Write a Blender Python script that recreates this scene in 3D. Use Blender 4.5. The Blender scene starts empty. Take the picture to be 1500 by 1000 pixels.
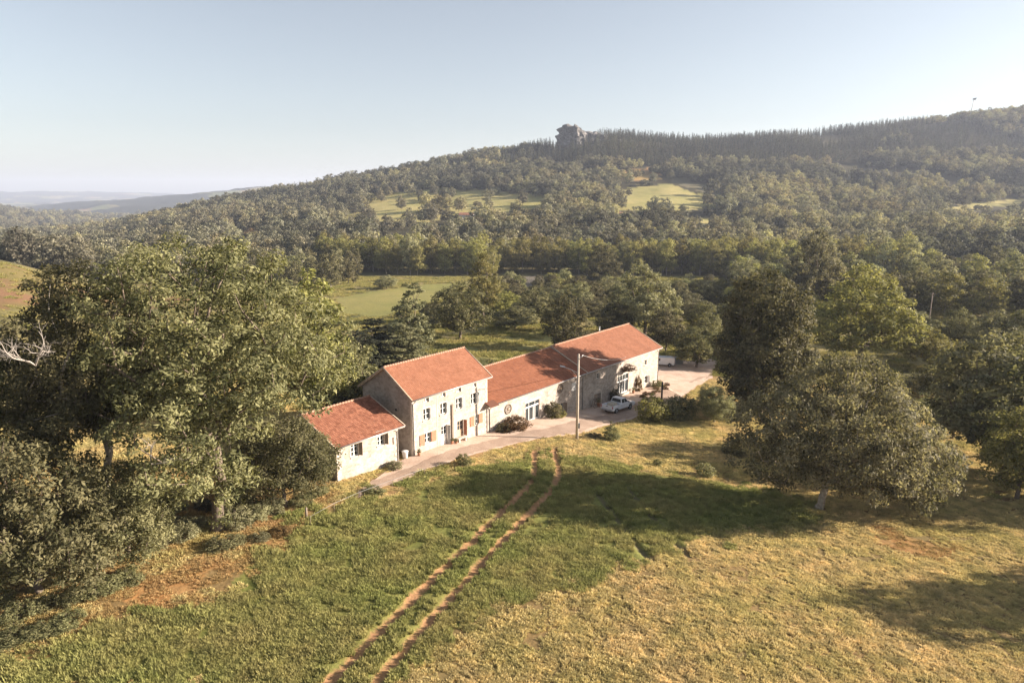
SKY_STR, SUN_STR, EXPO, HAZE = 0.053, 5.0, 1.72, 0.000105
import bpy, math, random
import numpy as np
from mathutils import Vector, Matrix
random.seed(7)
R = np.random.default_rng(11)
S = bpy.context.scene
COL = S.collection
PI = math.pi

# ------------------------------------------------------------------ camera model
PITCH = math.radians(12.1)
HC = 29.5
CP, SP = math.cos(PITCH), math.sin(PITCH)

def ray(px, py):
    u = (px - 750) / 1000.0
    v = (py - 500) / 1000.0
    return np.array([u, CP - v * SP, -SP - v * CP])

def slope(py):
    r = ray(750, py)
    return -r[2] / r[1]

def zat(D, py):
    return HC - slope(py) * D

def project(x, y, z):
    dz = z - HC
    dep = y * CP - dz * SP
    up = y * SP + dz * CP
    dep = np.maximum(dep, 0.1)
    return 750 + 1000 * x / dep, 500 - 1000 * up / dep

# ------------------------------------------------------------------ noise
def _hash(ix, iy, seed):
    h = (ix.astype(np.int64) * 374761393 + iy.astype(np.int64) * 668265263 + seed * 974711) & 0x7fffffff
    h = ((h ^ (h >> 13)) * 1274126177) & 0x7fffffff
    return ((h ^ (h >> 16)) & 0xffff) / 65535.0

def vnoise(x, y, seed=0):
    x = np.asarray(x, float); y = np.asarray(y, float)
    ix = np.floor(x); iy = np.floor(y)
    fx = x - ix; fy = y - iy
    fx = fx * fx * (3 - 2 * fx); fy = fy * fy * (3 - 2 * fy)
    ix = ix.astype(np.int64); iy = iy.astype(np.int64)
    a = _hash(ix, iy, seed); b = _hash(ix + 1, iy, seed)
    c = _hash(ix, iy + 1, seed); d = _hash(ix + 1, iy + 1, seed)
    return (a * (1 - fx) + b * fx) * (1 - fy) + (c * (1 - fx) + d * fx) * fy

def fbm(x, y, seed=0, oct=4):
    s = 0.0; a = 0.5; t = 0.0
    for k in range(oct):
        s = s + a * vnoise(np.asarray(x) * 2 ** k, np.asarray(y) * 2 ** k, seed + k * 17)
        t += a; a *= 0.5
    return s / t

def sstep(a, b, x):
    t = np.clip((np.asarray(x, float) - a) / (b - a), 0, 1)
    return t * t * (3 - 2 * t)

# ------------------------------------------------------------------ terrain
ANG = math.atan2(.773, .635)
FD = np.array([math.cos(ANG), math.sin(ANG)])       # along the facades
FN = np.array([-FD[1], FD[0]])                      # away from the lane
FO = np.array([-11.5, 75.0])                        # foot of the house's near corner

def fw(s, w=0.0):
    p = FO + FD * s + FN * w
    return float(p[0]), float(p[1])

ctrl = []
for s, z in [(-10.6, .2), (-6, -.05), (-2.3, -.3), (0, -.15), (6, -.4), (13, -1.0), (18, -1.25), (24, -1.75), (30, -2.65), (38, -3.6),
             (47, -3.9), (55, -4.3), (60.5, -4.6)]:
    for w in (-3.5, 0, 7, 14):
        x, y = fw(s, w)
        zz = z
        if w == -3.5:
            zz = z - 0.05
        if w == 14:
            zz = z - .35
        ctrl.append((x, y, zz))
ctrl += [(8.4, 84, -1.55), (0, 62, 0), (0, 40, .5), (-10, 42, .7), (-25, 42, 1.0), (-38, 45, 1.2), (-26, 55, .9), (-40, 62, 1.4), (-60, 70, 2.2),
         (-30, 80, .5), (-55, 100, 1.6), (-20, 100, -.6), (0, 20, 1.0), (-40, 20, 1.5), (40, 20, -.5), (20, 45, -.3), (40, 45, -1.6), (32, 66, -2.5), (20, 62, -1.4),
         (55, 60, -3.0), (55, 78, -3.6), (70, 60, -3.4), (30, 88, -3.6), (24, 96, -3.6), (44, 117, -5.4), (36, 137, -6.3), (60, 120, -6.0), (85, 100, -5.0), (15, 74, -1.6),
         (0, 130, -3.4), (10, 150, -4.8), (-30, 130, -2.0), (-70, 130, 1.5), (-90, 100, 3.0), (70, 150, -7.2), (110, 120, -6)]
ctrl = np.array(ctrl)
_ck = ctrl[:, :2] / 50.0

def _tps(r2):
    return np.where(r2 > 1e-12, 0.5 * r2 * np.log(np.maximum(r2, 1e-12)), 0)

_d = _ck[:, None, :] - _ck[None, :, :]
_K = _tps((_d ** 2).sum(-1)) + np.eye(len(_ck)) * 0.004
_Pm = np.hstack([np.ones((len(_ck), 1)), _ck])
_A = np.block([[_K, _Pm], [_Pm.T, np.zeros((3, 3))]])
_sol = np.linalg.solve(_A, np.concatenate([ctrl[:, 2], np.zeros(3)]))

def near_h(x, y):
    sh = np.shape(x)
    x = np.clip(np.ravel(x), -110, 130) / 50.0
    y = np.clip(np.ravel(y), 0, 175) / 50.0
    z = _sol[-3] + _sol[-2] * x + _sol[-1] * y
    for i in range(len(_ck)):
        z = z + _sol[i] * _tps((x - _ck[i, 0]) ** 2 + (y - _ck[i, 1]) ** 2)
    return z.reshape(sh)

Dk = np.array([100, 164, 246, 330, 400, 480, 560, 700, 900, 1100, 1300, 1450, 1700, 2600, 3400, 4200, 5000, 6500, 9000, 12000, 14000.0])
def _p(*v):
    return [zat(D, a[1]) if isinstance(a, tuple) else a for D, a in zip(Dk, v)]
P_ = lambda q: ('p', q)
cols = {
    -300: _p(2, 6, 12, 4, -6, -16, -25, -32, -40, -45, -48, -50, -50, -25, -70, -90, 20, -60, -50, P_(277), -50),
    0:    _p(1.5, 3.5, 7.0, 0, -12, -20, -27, -31, -38, -43, -47, -50, -50, P_(304), -70, P_(322), P_(308), -80, -50, P_(275), -50),
    90:   _p(1, 0, -3, -9, -15, -20, -26, -31, -37, -42, -47, -52, -60, -62, -70, P_(312), P_(301), -80, -50, P_(277), -50),
    170:  _p(0, -3, -8, -14, -18, -21, -24, -27, -31, -34, -38, -46, -60, -75, -70, P_(306), P_(292), -80, -50, P_(280), -50),
    250:  _p(-1, -5, -9, -14, -17, -19, P_(372), P_(352), P_(334), P_(322), -25, -40, -60, -75, -60, P_(300), P_(285), -80, -50, P_(282), -50),
    400:  _p(-2, -6, -10, -13, -15, -16, P_(366), P_(345), P_(317), P_(293), P_(287), 15, -30, -60, -60, P_(288), P_(272), -80, -50, -50, -50),
    550:  _p(-2, -5, -9, -12, -15, -12, P_(352), P_(330), P_(302), P_(276), P_(262), 50, 20, 0, -20, -50, -50, -80, -50, -50, -50),
    750:  _p(-3, -4.5, -8.5, -12, -15, -14, P_(345), P_(320), P_(288), P_(252), P_(224), P_(226), 110, 50, 0, -50, -50, -80, -50, -50, -50),
    850:  _p(-3, -5, -8.5, -12, -15, -14, P_(342), P_(318), P_(284), P_(248), P_(213), P_(214), 120, 50, 0, -50, -50, -80, -50, -50, -50),
    875:  _p(-3, -5, -8.5, -12, -15, -14, P_(342), P_(318), P_(283), P_(247), P_(201), P_(203), 125, 50, 0, -50, -50, -80, -50, -50, -50),
    915:  _p(-3, -5, -8.5, -12, -15, -14, P_(342), P_(318), P_(282), P_(246), P_(205), P_(207), 125, 50, 0, -50, -50, -80, -50, -50, -50),
    1000: _p(-4, -6, -9, -12, -15, -14, P_(345), P_(320), P_(282), P_(246), P_(213), P_(213), 130, 60, 0, -50, -50, -80, -50, -50, -50),
    1250: _p(-5, -7, -10, -13, -14, -12, P_(350), P_(330), P_(293), P_(254), P_(214), P_(192), 180, 60, 0, -50, -50, -80, -50, -50, -50),
    1400: _p(-5, -7, -10, -12, -13, -10, P_(353), P_(333), P_(292), P_(250), P_(208), P_(172), 200, 60, 0, -50, -50, -80, -50, -50, -50),
    1500: _p(-5, -7, -9, -12, -12, -8, P_(355), P_(335), P_(292), P_(248), P_(206), P_(168), 220, 60, 0, -50, -50, -80, -50, -50, -50),
    1900: _p(-5, -7, -9, -10, -9, -5, P_(350), P_(330), P_(288), P_(242), P_(200), P_(160), 220, 60, 0, -50, -50, -80, -50, -50, -50),
}
_cx = np.array(sorted(cols))
_caz = np.arctan((_cx - 750) / 1000.0)
_cz = np.array([cols[c] for c in _cx])
# smooth resampling of the profile table (log distance x azimuth)
_la = np.linspace(_caz[0], _caz[-1], 160)
_ll = np.linspace(math.log(100), math.log(14000), 260)
_t = np.array([np.interp(_ll, np.log(Dk), _cz[i]) for i in range(len(_cx))])
_T = np.array([np.interp(_la, _caz, _t[:, j]) for j in range(len(_ll))]).T
def _smooth(a, n, ax):
    for _ in range(n):
        p = np.pad(a, [(1, 1) if k == ax else (0, 0) for k in (0, 1)], mode='edge')
        a = (np.take(p, range(0, a.shape[ax]), ax) + 2 * a + np.take(p, range(2, a.shape[ax] + 2), ax)) / 4
    return a
_T = _smooth(_smooth(_T, 6, 0), 4, 1)

def hfun(x, y):
    x = np.asarray(x, float); y = np.asarray(y, float)
    r = np.hypot(x, y) + 1e-6
    az = np.arctan2(x, y)
    azc = np.clip(az, _la[0], _la[-1])
    D = np.clip(r * np.cos(azc), 100, 13999)
    fi = (azc - _la[0]) / (_la[1] - _la[0]); fj = (np.log(D) - _ll[0]) / (_ll[1] - _ll[0])
    i = np.clip(fi.astype(int), 0, len(_la) - 2); j = np.clip(fj.astype(int), 0, len(_ll) - 2)
    a = fi - i; b = fj - j
    zf = (_T[i, j] * (1 - a) + _T[i + 1, j] * a) * (1 - b) + (_T[i, j + 1] * (1 - a) + _T[i + 1, j + 1] * a) * b
    w = sstep(115, 190, r)
    z = zf * w
    m = w < 1
    if np.ndim(z) == 0:
        if m: z = z + float(near_h(np.array([x]), np.array([y]))[0]) * (1 - w)
    else:
        zn = np.zeros_like(zf); zn[m] = near_h(x[m], y[m])
        z = z + zn * (1 - w)
    amp = sstep(250, 900, r) * 9
    z = z + (fbm(x / 130.0, y / 130.0, 5, 4) - .5) * amp + (fbm(x / 600.0, y / 600.0, 9, 3) - .5) * sstep(900, 3000, r) * 20 + (fbm(x / 170.0, y / 170.0, 19, 4) - .5) * sstep(2300, 3200, r) * 46
    z = z + (fbm(x / 9.0, y / 9.0, 3, 3) - .5) * 0.25 * (1 - sstep(150, 300, r))
    return z

def h1(x, y):
    return float(hfun(np.array([x]), np.array([y]))[0])

def p2w(px, py, near=20, far=6000):
    """the ground point seen at a place of the photograph"""
    r = ray(px, py)
    t = np.exp(np.linspace(math.log(near), math.log(far), 1500))
    x = r[0] * t; y = r[1] * t; z = HC + r[2] * t
    b = z < hfun(x, y)
    k = int(np.argmax(b)) if b.any() else len(t) - 1
    if k > 0:
        t0, t1 = t[k - 1], t[k]
        for _ in range(14):
            tm = (t0 + t1) / 2
            if HC + r[2] * tm < h1(r[0] * tm, r[1] * tm): t1 = tm
            else: t0 = tm
        tt = t1
    else:
        tt = t[k]
    return float(r[0] * tt), float(r[1] * tt)

def inpoly(x, y, poly):
    x = np.asarray(x); y = np.asarray(y)
    ins = np.zeros(x.shape, bool)
    n = len(poly)
    for i in range(n):
        x1, y1 = poly[i]; x2, y2 = poly[(i + 1) % n]
        c = (y1 > y) != (y2 > y)
        with np.errstate(divide='ignore', invalid='ignore'):
            xi = (x2 - x1) * (y - y1) / (y2 - y1 + 1e-12) + x1
        ins ^= c & (x < xi)
    return ins

def dpoly(x, y, pts):
    """distance to an open polyline"""
    d = np.full(np.shape(x), 1e9)
    for (x1, y1), (x2, y2) in zip(pts[:-1], pts[1:]):
        dx, dy = x2 - x1, y2 - y1
        t = np.clip(((x - x1) * dx + (y - y1) * dy) / (dx * dx + dy * dy + 1e-9), 0, 1)
        d = np.minimum(d, np.hypot(x - x1 - t * dx, y - y1 - t * dy))
    return d

def W(pts):
    return [p2w(*p) for p in pts]

def smooth_line(pts, n=8):
    """Catmull-Rom through points"""
    out = []
    P = [pts[0]] + list(pts) + [pts[-1]]
    for i in range(1, len(P) - 2):
        p0, p1, p2, p3 = [np.array(q, float) for q in P[i - 1:i + 3]]
        for k in range(n):
            t = k / n
            out.append(tuple(.5 * ((2 * p1) + (p2 - p0) * t + (2 * p0 - 5 * p1 + 4 * p2 - p3) * t * t + (3 * p1 - p0 - 3 * p2 + p3) * t ** 3)))
    out.append(tuple(pts[-1]))
    return out

# ------------------------------------------------------------------ object helpers
def tag(o, label=None, cat=None, group=None, kind=None):
    if label: o['label'] = label
    if cat: o['category'] = cat
    if group: o['group'] = group
    if kind: o['kind'] = kind
    return o

def empty(name, loc, rz=0.0, label=None, cat=None, group=None):
    o = bpy.data.objects.new(name, None); COL.objects.link(o)
    o.empty_display_size = .3
    o.location = loc; o.rotation_euler = (0, 0, rz)
    return tag(o, label, cat, group)

def link(name, me, parent=None, loc=None, rot=None):
    o = bpy.data.objects.new(name, me); COL.objects.link(o)
    if parent: o.parent = parent
    if loc is not None: o.location = loc
    if rot is not None: o.rotation_euler = rot
    return o

def copy_tree(o, parent=None):
    c = o.copy(); COL.objects.link(c)
    if parent: c.parent = parent
    for ch in [q for q in bpy.data.objects if q.parent == o]:
        copy_tree(ch, c)
    return c

def np_mesh(name, V, F, mats=(), tint=None, mi=None, smooth=False, col=None, uv=None):
    V = np.asarray(V, np.float32)
    me = bpy.data.meshes.new(name)
    me.vertices.add(len(V)); me.vertices.foreach_set('co', V.ravel())
    Fs = F if isinstance(F, (list, tuple)) else [F]
    Fs = [np.asarray(f, np.int32) for f in Fs if len(f)]
    loops = np.concatenate([f.ravel() for f in Fs])
    tot = np.concatenate([np.full(len(f), f.shape[1]) for f in Fs])
    start = np.concatenate([[0], np.cumsum(tot)[:-1]]).astype(np.int32)
    me.loops.add(len(loops)); me.loops.foreach_set('vertex_index', loops)
    me.polygons.add(len(tot)); me.polygons.foreach_set('loop_start', start)
    if mi is not None: me.polygons.foreach_set('material_index', np.asarray(mi, np.int32))
    me.polygons.foreach_set('use_smooth', np.full(len(tot), smooth))
    for m in mats: me.materials.append(m)
    if tint is not None:
        a = me.attributes.new('tint', 'FLOAT', 'FACE'); a.data.foreach_set('value', np.asarray(tint, np.float32))
    if col is not None:
        a = me.attributes.new('Col', 'FLOAT_COLOR', 'POINT')
        c4 = np.ones((len(V), 4), np.float32); c4[:, :3] = col
        a.data.foreach_set('color', c4.ravel())
    me.update(calc_edges=True)
    me.validate()
    return me

class MB:
    """collects boxes, bars and tubes into one mesh"""
    def __init__(s): s.v = []; s.f = []; s.uv = []; s.mi = []; s.sm = []; s.cur = 0
    def add(s, vs, fs, smooth=False, uvs=None):
        b = len(s.v); s.v += [tuple(map(float, v)) for v in vs]
        for k, f in enumerate(fs):
            s.f.append([b + i for i in f]); s.mi.append(s.cur); s.sm.append(smooth)
            s.uv.append(uvs[k] if uvs else [(0, 0)] * len(f))
        return s
    def box(s, x0, x1, y0, y1, z0, z1):
        vs = [(x0, y0, z0), (x1, y0, z0), (x1, y1, z0), (x0, y1, z0), (x0, y0, z1), (x1, y0, z1), (x1, y1, z1), (x0, y1, z1)]
        return s.add(vs, [(0, 3, 2, 1), (4, 5, 6, 7), (0, 1, 5, 4), (1, 2, 6, 5), (2, 3, 7, 6), (3, 0, 4, 7)])
    def hexa(s, q):
        return s.add(q, [(0, 3, 2, 1), (4, 5, 6, 7), (0, 1, 5, 4), (1, 2, 6, 5), (2, 3, 7, 6), (3, 0, 4, 7)])
    def tube(s, pts, rad, n=8, cap=True, closed=False):
        pts = [np.array(p, float) for p in pts]
        if not hasattr(rad, '__len__'): rad = [rad] * len(pts)
        up = np.array([0.0, 0, 1]); vs = []; a = None
        for i, p in enumerate(pts):
            q0 = pts[max(i - 1, 0)]; q1 = pts[min(i + 1, len(pts) - 1)]
            if closed: q0 = pts[i - 1]; q1 = pts[(i + 1) % len(pts)]
            t = q1 - q0; t /= (np.linalg.norm(t) + 1e-9)
            if a is None:
                a = np.cross(t, up)
                if np.linalg.norm(a) < 1e-3: a = np.cross(t, [1, 0, 0])
            a = a - t * np.dot(a, t); a /= (np.linalg.norm(a) + 1e-9)
            b = np.cross(t, a)
            for k in range(n):
                th = 2 * PI * k / n
                vs.append(p + (a * math.cos(th) + b * math.sin(th)) * rad[i])
        fs = []; m = len(pts)
        for i in range(m if closed else m - 1):
            j = (i + 1) % m
            for k in range(n):
                fs.append((i * n + k, i * n + (k + 1) % n, j * n + (k + 1) % n, j * n + k))
        if cap and not closed:
            fs.append(tuple(range(n - 1, -1, -1))); fs.append(tuple((m - 1) * n + k for k in range(n)))
        return s.add(vs, fs, True)
    def prism(s, poly, axis, a0, a1):
        """polygon in the two other axes pushed along axis"""
        def P(p, t):
            l = list(p); l.insert(axis, t); return tuple(l)
        n = len(poly)
        vs = [P(p, a0) for p in poly] + [P(p, a1) for p in poly]
        fs = [tuple(range(n)), tuple(range(2 * n - 1, n - 1, -1))]
        for k in range(n):
            fs.append((k, n + k, n + (k + 1) % n, (k + 1) % n))
        return s.add(vs, fs)
    def build(s, name, mat, parent=None, loc=None, rot=None, bevel=0):
        me = bpy.data.meshes.new(name)
        me.from_pydata(s.v, [], s.f)
        for m in (mat if isinstance(mat, (list, tuple)) else [mat]): me.materials.append(m)
        me.polygons.foreach_set('material_index', s.mi)
        me.polygons.foreach_set('use_smooth', s.sm)
        uv = me.uv_layers.new(name='UVMap')
        uv.data.foreach_set('uv', [c for f in s.uv for p in f for c in p])
        import bmesh
        bm = bmesh.new(); bm.from_mesh(me); bmesh.ops.recalc_face_normals(bm, faces=bm.faces); bm.to_mesh(me); bm.free()
        me.update()
        o = link(name, me, parent, loc, rot)
        if bevel:
            md = o.modifiers.new('bev', 'BEVEL'); md.width = bevel; md.segments = 2; md.limit_method = 'ANGLE'
        return o

# ------------------------------------------------------------------ materials
def nt(name):
    m = bpy.data.materials.new(name); m.use_nodes = True
    t = m.node_tree; t.nodes.clear()
    out = t.nodes.new('ShaderNodeOutputMaterial')
    return m, t, out

def N(t, kind, **kw):
    n = t.nodes.new(kind)
    for k, v in kw.items():
        if k in n.inputs.keys(): n.inputs[k].default_value = v
        else: setattr(n, k, v)
    return n

def ramp(t, fac, stops):
    r = t.nodes.new('ShaderNodeValToRGB')
    e = r.color_ramp.elements
    while len(e) < len(stops): e.new(.5)
    for q, (p, c) in zip(e, stops):
        q.position = p; q.color = (*c, 1) if len(c) == 3 else c
    t.links.new(fac, r.inputs[0]); return r.outputs[0]

def mixc(t, fac, a, b, mode='MIX'):
    m = t.nodes.new('ShaderNodeMix'); m.data_type = 'RGBA'; m.blend_type = mode
    for s, v in ((m.inputs[0], fac), (m.inputs[6], a), (m.inputs[7], b)):
        if hasattr(v, 'is_output'): t.links.new(v, s)
        elif isinstance(v, (int, float)): s.default_value = v
        else: s.default_value = (*v, 1) if len(v) == 3 else v
    return m.outputs[2]

def noise(t, vec, scale, detail=4, rough=.55):
    n = N(t, 'ShaderNodeTexNoise', Scale=scale, Detail=detail, Roughness=rough)
    if vec is not None: t.links.new(vec, n.inputs['Vector'])
    return n.outputs['Fac']

def coords(t, which='Object'):
    return t.nodes.new('ShaderNodeTexCoord').outputs[which]

def finish(t, out, color, rough=.8, spec=.3, bump=None, bstr=.3, bdist=.02, metal=0.0):
    p = N(t, 'ShaderNodeBsdfPrincipled', Roughness=rough, Metallic=metal)
    p.inputs['Specular IOR Level'].default_value = spec
    if hasattr(color, 'is_output'): t.links.new(color, p.inputs['Base Color'])
    else: p.inputs['Base Color'].default_value = (*color, 1)
    if bump is not None:
        b = N(t, 'ShaderNodeBump', Strength=bstr, Distance=bdist)
        t.links.new(bump, b.inputs['Height']); t.links.new(b.outputs[0], p.inputs['Normal'])
    t.links.new(p.outputs[0], out.inputs[0]); return p

def simple(name, c, rough=.7, spec=.3, var=.18, scale=6.0, bstr=.0, metal=0.0):
    m, t, out = nt(name)
    co = coords(t)
    n = noise(t, co, scale, 5)
    a = tuple(max(0, q * (1 - var)) for q in c); b = tuple(min(1, q * (1 + var)) for q in c)
    col = ramp(t, n, [(.3, a), (.7, b)])
    finish(t, out, col, rough, spec, n if bstr else None, bstr, .02, metal)
    return m

def stone_mat(name, c_lo, c_hi, mortar, scale=2.6, mort=.35):
    m, t, out = nt(name)
    co = coords(t)
    mp = N(t, 'ShaderNodeMapping'); mp.inputs['Scale'].default_value = (1, 1, 1.6)
    t.links.new(co, mp.inputs[0])
    v = N(t, 'ShaderNodeTexVoronoi', Scale=scale); t.links.new(mp.outputs[0], v.inputs['Vector'])
    ve = N(t, 'ShaderNodeTexVoronoi', Scale=scale, feature='DISTANCE_TO_EDGE'); t.links.new(mp.outputs[0], ve.inputs['Vector'])
    sep = t.nodes.new('ShaderNodeSeparateColor'); t.links.new(v.outputs['Color'], sep.inputs[0])
    st = ramp(t, sep.outputs[0], [(0, c_lo), (.45, tuple((a + b) / 2 for a, b in zip(c_lo, c_hi))), (1, c_hi)])
    st = mixc(t, .35, st, ramp(t, noise(t, co, .55, 5, .6), [(.3, c_lo), (.62, c_hi)]))
    edge = ramp(t, ve.outputs['Distance'], [(0.0, (mort,) * 3), (.09, (0, 0, 0))])
    col = mixc(t, edge, st, mortar)
    st2 = ramp(t, noise(t, co, .30, 6, .65), [(.34, (.80, .79, .78)), (.5, (1, 1, 1)), (.68, (1.10, 1.08, 1.06))]); col = mixc(t, 1.0, col, st2, 'MULTIPLY')
    gr = ramp(t, noise(t, co, 9, 4), [(.3, (.8, .8, .8)), (.7, (1.08, 1.08, 1.08))])
    col = mixc(t, 1.0, col, gr, 'MULTIPLY')
    finish(t, out, col, .92, .12, ve.outputs['Distance'], .5, .05)
    return m

def tile_mat(name, c1, c2, dark):
    m, t, out = nt(name)
    uv = t.nodes.new('ShaderNodeUVMap').outputs[0]
    b = N(t, 'ShaderNodeTexBrick', offset=.5, squash=1.0)
    b.inputs['Scale'].default_value = 1.0
    b.inputs['Brick Width'].default_value = .26; b.inputs['Row Height'].default_value = .34
    b.inputs['Mortar Size'].default_value = .012; b.inputs['Mortar Smooth'].default_value = .5
    b.inputs['Color1'].default_value = (*c1, 1); b.inputs['Color2'].default_value = (*c2, 1); b.inputs['Mortar'].default_value = (*dark, 1)
    t.links.new(uv, b.inputs['Vector'])
    n = noise(t, uv, .5, 5, .6)
    wear = ramp(t, n, [(.3, (.82, .8, .78)), (.55, (1, 1, 1)), (.75, (1.12, 1.14, 1.16))])
    col = mixc(t, 1.0, b.outputs['Color'], wear, 'MULTIPLY')
    n2 = noise(t, uv, 5, 3, .6)
    col = mixc(t, ramp(t, n2, [(.66, (0, 0, 0)), (.8, (.35, .35, .35))]), col, (.30, .17, .10))
    w = N(t, 'ShaderNodeTexWave', Scale=1.2, bands_direction='X', Distortion=0.0); t.links.new(uv, w.inputs['Vector'])
    finish(t, out, col, .85, .2, w.outputs['Fac'], .35, .03)
    return m

def leaf_mat(name, c1, c2, trans=.34, spec=.18, patchy=False):
    m, t, out = nt(name)
    a = N(t, 'ShaderNodeAttribute', attribute_name='tint')
    oi = t.nodes.new('ShaderNodeObjectInfo')
    col = mixc(t, a.outputs['Fac'], c1, c2)
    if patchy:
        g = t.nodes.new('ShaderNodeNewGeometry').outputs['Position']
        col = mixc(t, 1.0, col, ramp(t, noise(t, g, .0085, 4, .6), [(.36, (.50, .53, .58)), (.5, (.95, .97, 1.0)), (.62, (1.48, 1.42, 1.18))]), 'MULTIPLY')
    k = N(t, 'ShaderNodeMapRange'); t.links.new(oi.outputs['Random'], k.inputs[0])
    k.inputs[3].default_value = .68; k.inputs[4].default_value = 1.30
    sc = N(t, 'ShaderNodeVectorMath', operation='SCALE'); t.links.new(col, sc.inputs[0]); t.links.new(k.outputs[0], sc.inputs['Scale'])
    hs = N(t, 'ShaderNodeHueSaturation'); t.links.new(sc.outputs[0], hs.inputs['Color'])
    k2 = N(t, 'ShaderNodeMath', operation='MULTIPLY_ADD'); t.links.new(oi.outputs['Random'], k2.inputs[0])
    k2.inputs[1].default_value = .035; k2.inputs[2].default_value = .482
    t.links.new(k2.outputs[0], hs.inputs['Hue'])
    p = N(t, 'ShaderNodeBsdfPrincipled', Roughness=.62); p.inputs['Specular IOR Level'].default_value = spec * .7
    t.links.new(hs.outputs[0], p.inputs['Base Color'])
    tr = t.nodes.new('ShaderNodeBsdfTranslucent')
    br = N(t, 'ShaderNodeVectorMath', operation='MULTIPLY'); t.links.new(hs.outputs[0], br.inputs[0]); br.inputs[1].default_value = (1.3, 1.3, .85)
    t.links.new(br.outputs[0], tr.inputs[0])
    mx = N(t, 'ShaderNodeMixShader'); mx.inputs[0].default_value = trans
    t.links.new(p.outputs[0], mx.inputs[1]); t.links.new(tr.outputs[0], mx.inputs[2])
    t.links.new(mx.outputs[0], out.inputs[0])
    return m

M = {}
M['stone'] = stone_mat('rubble_stone', (.27, .22, .18), (.52, .455, .39), (.49, .43, .37))
M['stone_house'] = stone_mat('limewashed_stone', (.31, .26, .215), (.50, .44, .38), (.48, .425, .365), 2.6, .35)
M['stone_side'] = stone_mat('grey_rubble', (.26, .22, .19), (.44, .38, .33), (.42, .38, .33))
M['quoin'] = simple('cut_stone', (.50, .43, .36), .85, .2, .12, 3, .2)
M['plaster'] = simple('plaster_patch', (.66, .63, .58), .9, .15, .06, 2)
M['tile'] = tile_mat('clay_tile', (.25, .102, .056), (.305, .135, .078), (.14, .06, .038))
M['tile_red'] = tile_mat('clay_tile_red', (.22, .080, .041), (.27, .107, .056), (.12, .05, .032))
M['tile_old'] = tile_mat('old_clay_tile', (.20, .074, .042), (.34, .145, .085), (.08, .038, .027))
M['ridge'] = simple('ridge_tile', (.32, .19, .13), .85, .2, .2, 4)
M['wood_trim'] = simple('eave_wood', (.50, .40, .30), .8, .2, .2, 5)
M['white'] = simple('white_paint', (.74, .73, .70), .5, .4, .05, 4)
M['shutter'] = simple('shutter_paint', (.40, .17, .10), .65, .3, .2, 8)
M['shutter_grey'] = simple('shutter_grey', (.40, .39, .37), .65, .3, .12, 8)
M['door_wood'] = simple('door_wood', (.50, .36, .25), .7, .3, .18, 7)
M['glass'] = simple('window_glass', (.035, .042, .045), .08, .6, .25, 3)
M['zinc'] = simple('zinc', (.33, .33, .33), .45, .5, .15, 3, metal=.5)
M['oldwood'] = simple('weathered_wood', (.23, .18, .14), .85, .2, .3, 10)
M['pole_wood'] = simple('pole_concrete', (.42, .36, .29), .85, .2, .18, 4)
M['steel'] = simple('galvanised_steel', (.50, .50, .49), .4, .5, .1, 5, metal=.6)
M['carwhite'] = simple('white_car_paint', (.72, .73, .75), .22, .5, .03, 2)
M['rubber'] = simple('tyre_rubber', (.02, .02, .02), .85, .3, .2, 10)
M['plastic'] = simple('black_plastic', (.03, .03, .032), .6, .4, .1, 10)
M['rim'] = simple('alloy_rim', (.45, .45, .46), .35, .5, .05, 10, metal=.7)
M['lamp_red'] = simple('red_lens', (.42, .02, .015), .2, .5, .05, 10)
M['lamp_clear'] = simple('clear_lens', (.65, .66, .66), .1, .6, .05, 10)
M['load'] = simple('beige_load', (.48, .42, .33), .85, .2, .2, 5)
M['bark'] = simple('bark', (.16, .125, .095), .95, .15, .4, 5, .5)
M['bark_pale'] = simple('pale_bark', (.34, .29, .23), .95, .15, .35, 4, .5)
M['dead'] = simple('bleached_wood', (.34, .30, .26), .85, .2, .2, 5)
M['clay_pot'] = simple('clay_pot', (.40, .20, .12), .8, .2, .15, 6)
M['gravel'] = simple('gravel', (.50, .38, .29), .95, .1, .22, 1.4, .4)
M['grey_box'] = simple('grey_plastic', (.25, .26, .26), .7, .3, .15, 4)
M['farwall'] = simple('far_wall', (.66, .62, .55), .9, .1, .1, .4)
M['farroof'] = simple('far_roof', (.34, .17, .11), .9, .1, .2, .4)
M['rock'] = stone_mat('crag_rock', (.10, .092, .086), (.24, .225, .21), (.06, .055, .05), .14, .9)
M['flower'] = simple('pink_flowers', (.45, .22, .20), .9, .1, .4, 9)

M['leaf'] = leaf_mat('leaf_olive', (.060, .063, .026), (.27, .25, .125))
M['leaf_grey'] = leaf_mat('leaf_grey_olive', (.085, .085, .042), (.36, .335, .195), .36, .15)
M['leaf_dark'] = leaf_mat('leaf_dark', (.040, .041, .019), (.24, .21, .11), .28)
M['leaf_yellow'] = leaf_mat('leaf_yellow_green', (.105, .105, .030), (.34, .305, .12), .38)
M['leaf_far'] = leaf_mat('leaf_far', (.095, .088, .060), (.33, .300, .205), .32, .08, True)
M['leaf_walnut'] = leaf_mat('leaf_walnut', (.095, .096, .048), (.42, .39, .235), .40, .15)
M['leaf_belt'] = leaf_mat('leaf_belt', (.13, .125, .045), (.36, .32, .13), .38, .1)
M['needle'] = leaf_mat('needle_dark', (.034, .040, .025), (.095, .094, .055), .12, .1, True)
M['needle_pale'] = leaf_mat('needle_grey', (.07, .072, .036), (.19, .172, .09), .15, .2)  # paler grey green needle colour of the pines
M['leaf_rust'] = leaf_mat('leaf_rust', (.075, .050, .022), (.20, .12, .055), .25)

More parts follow.
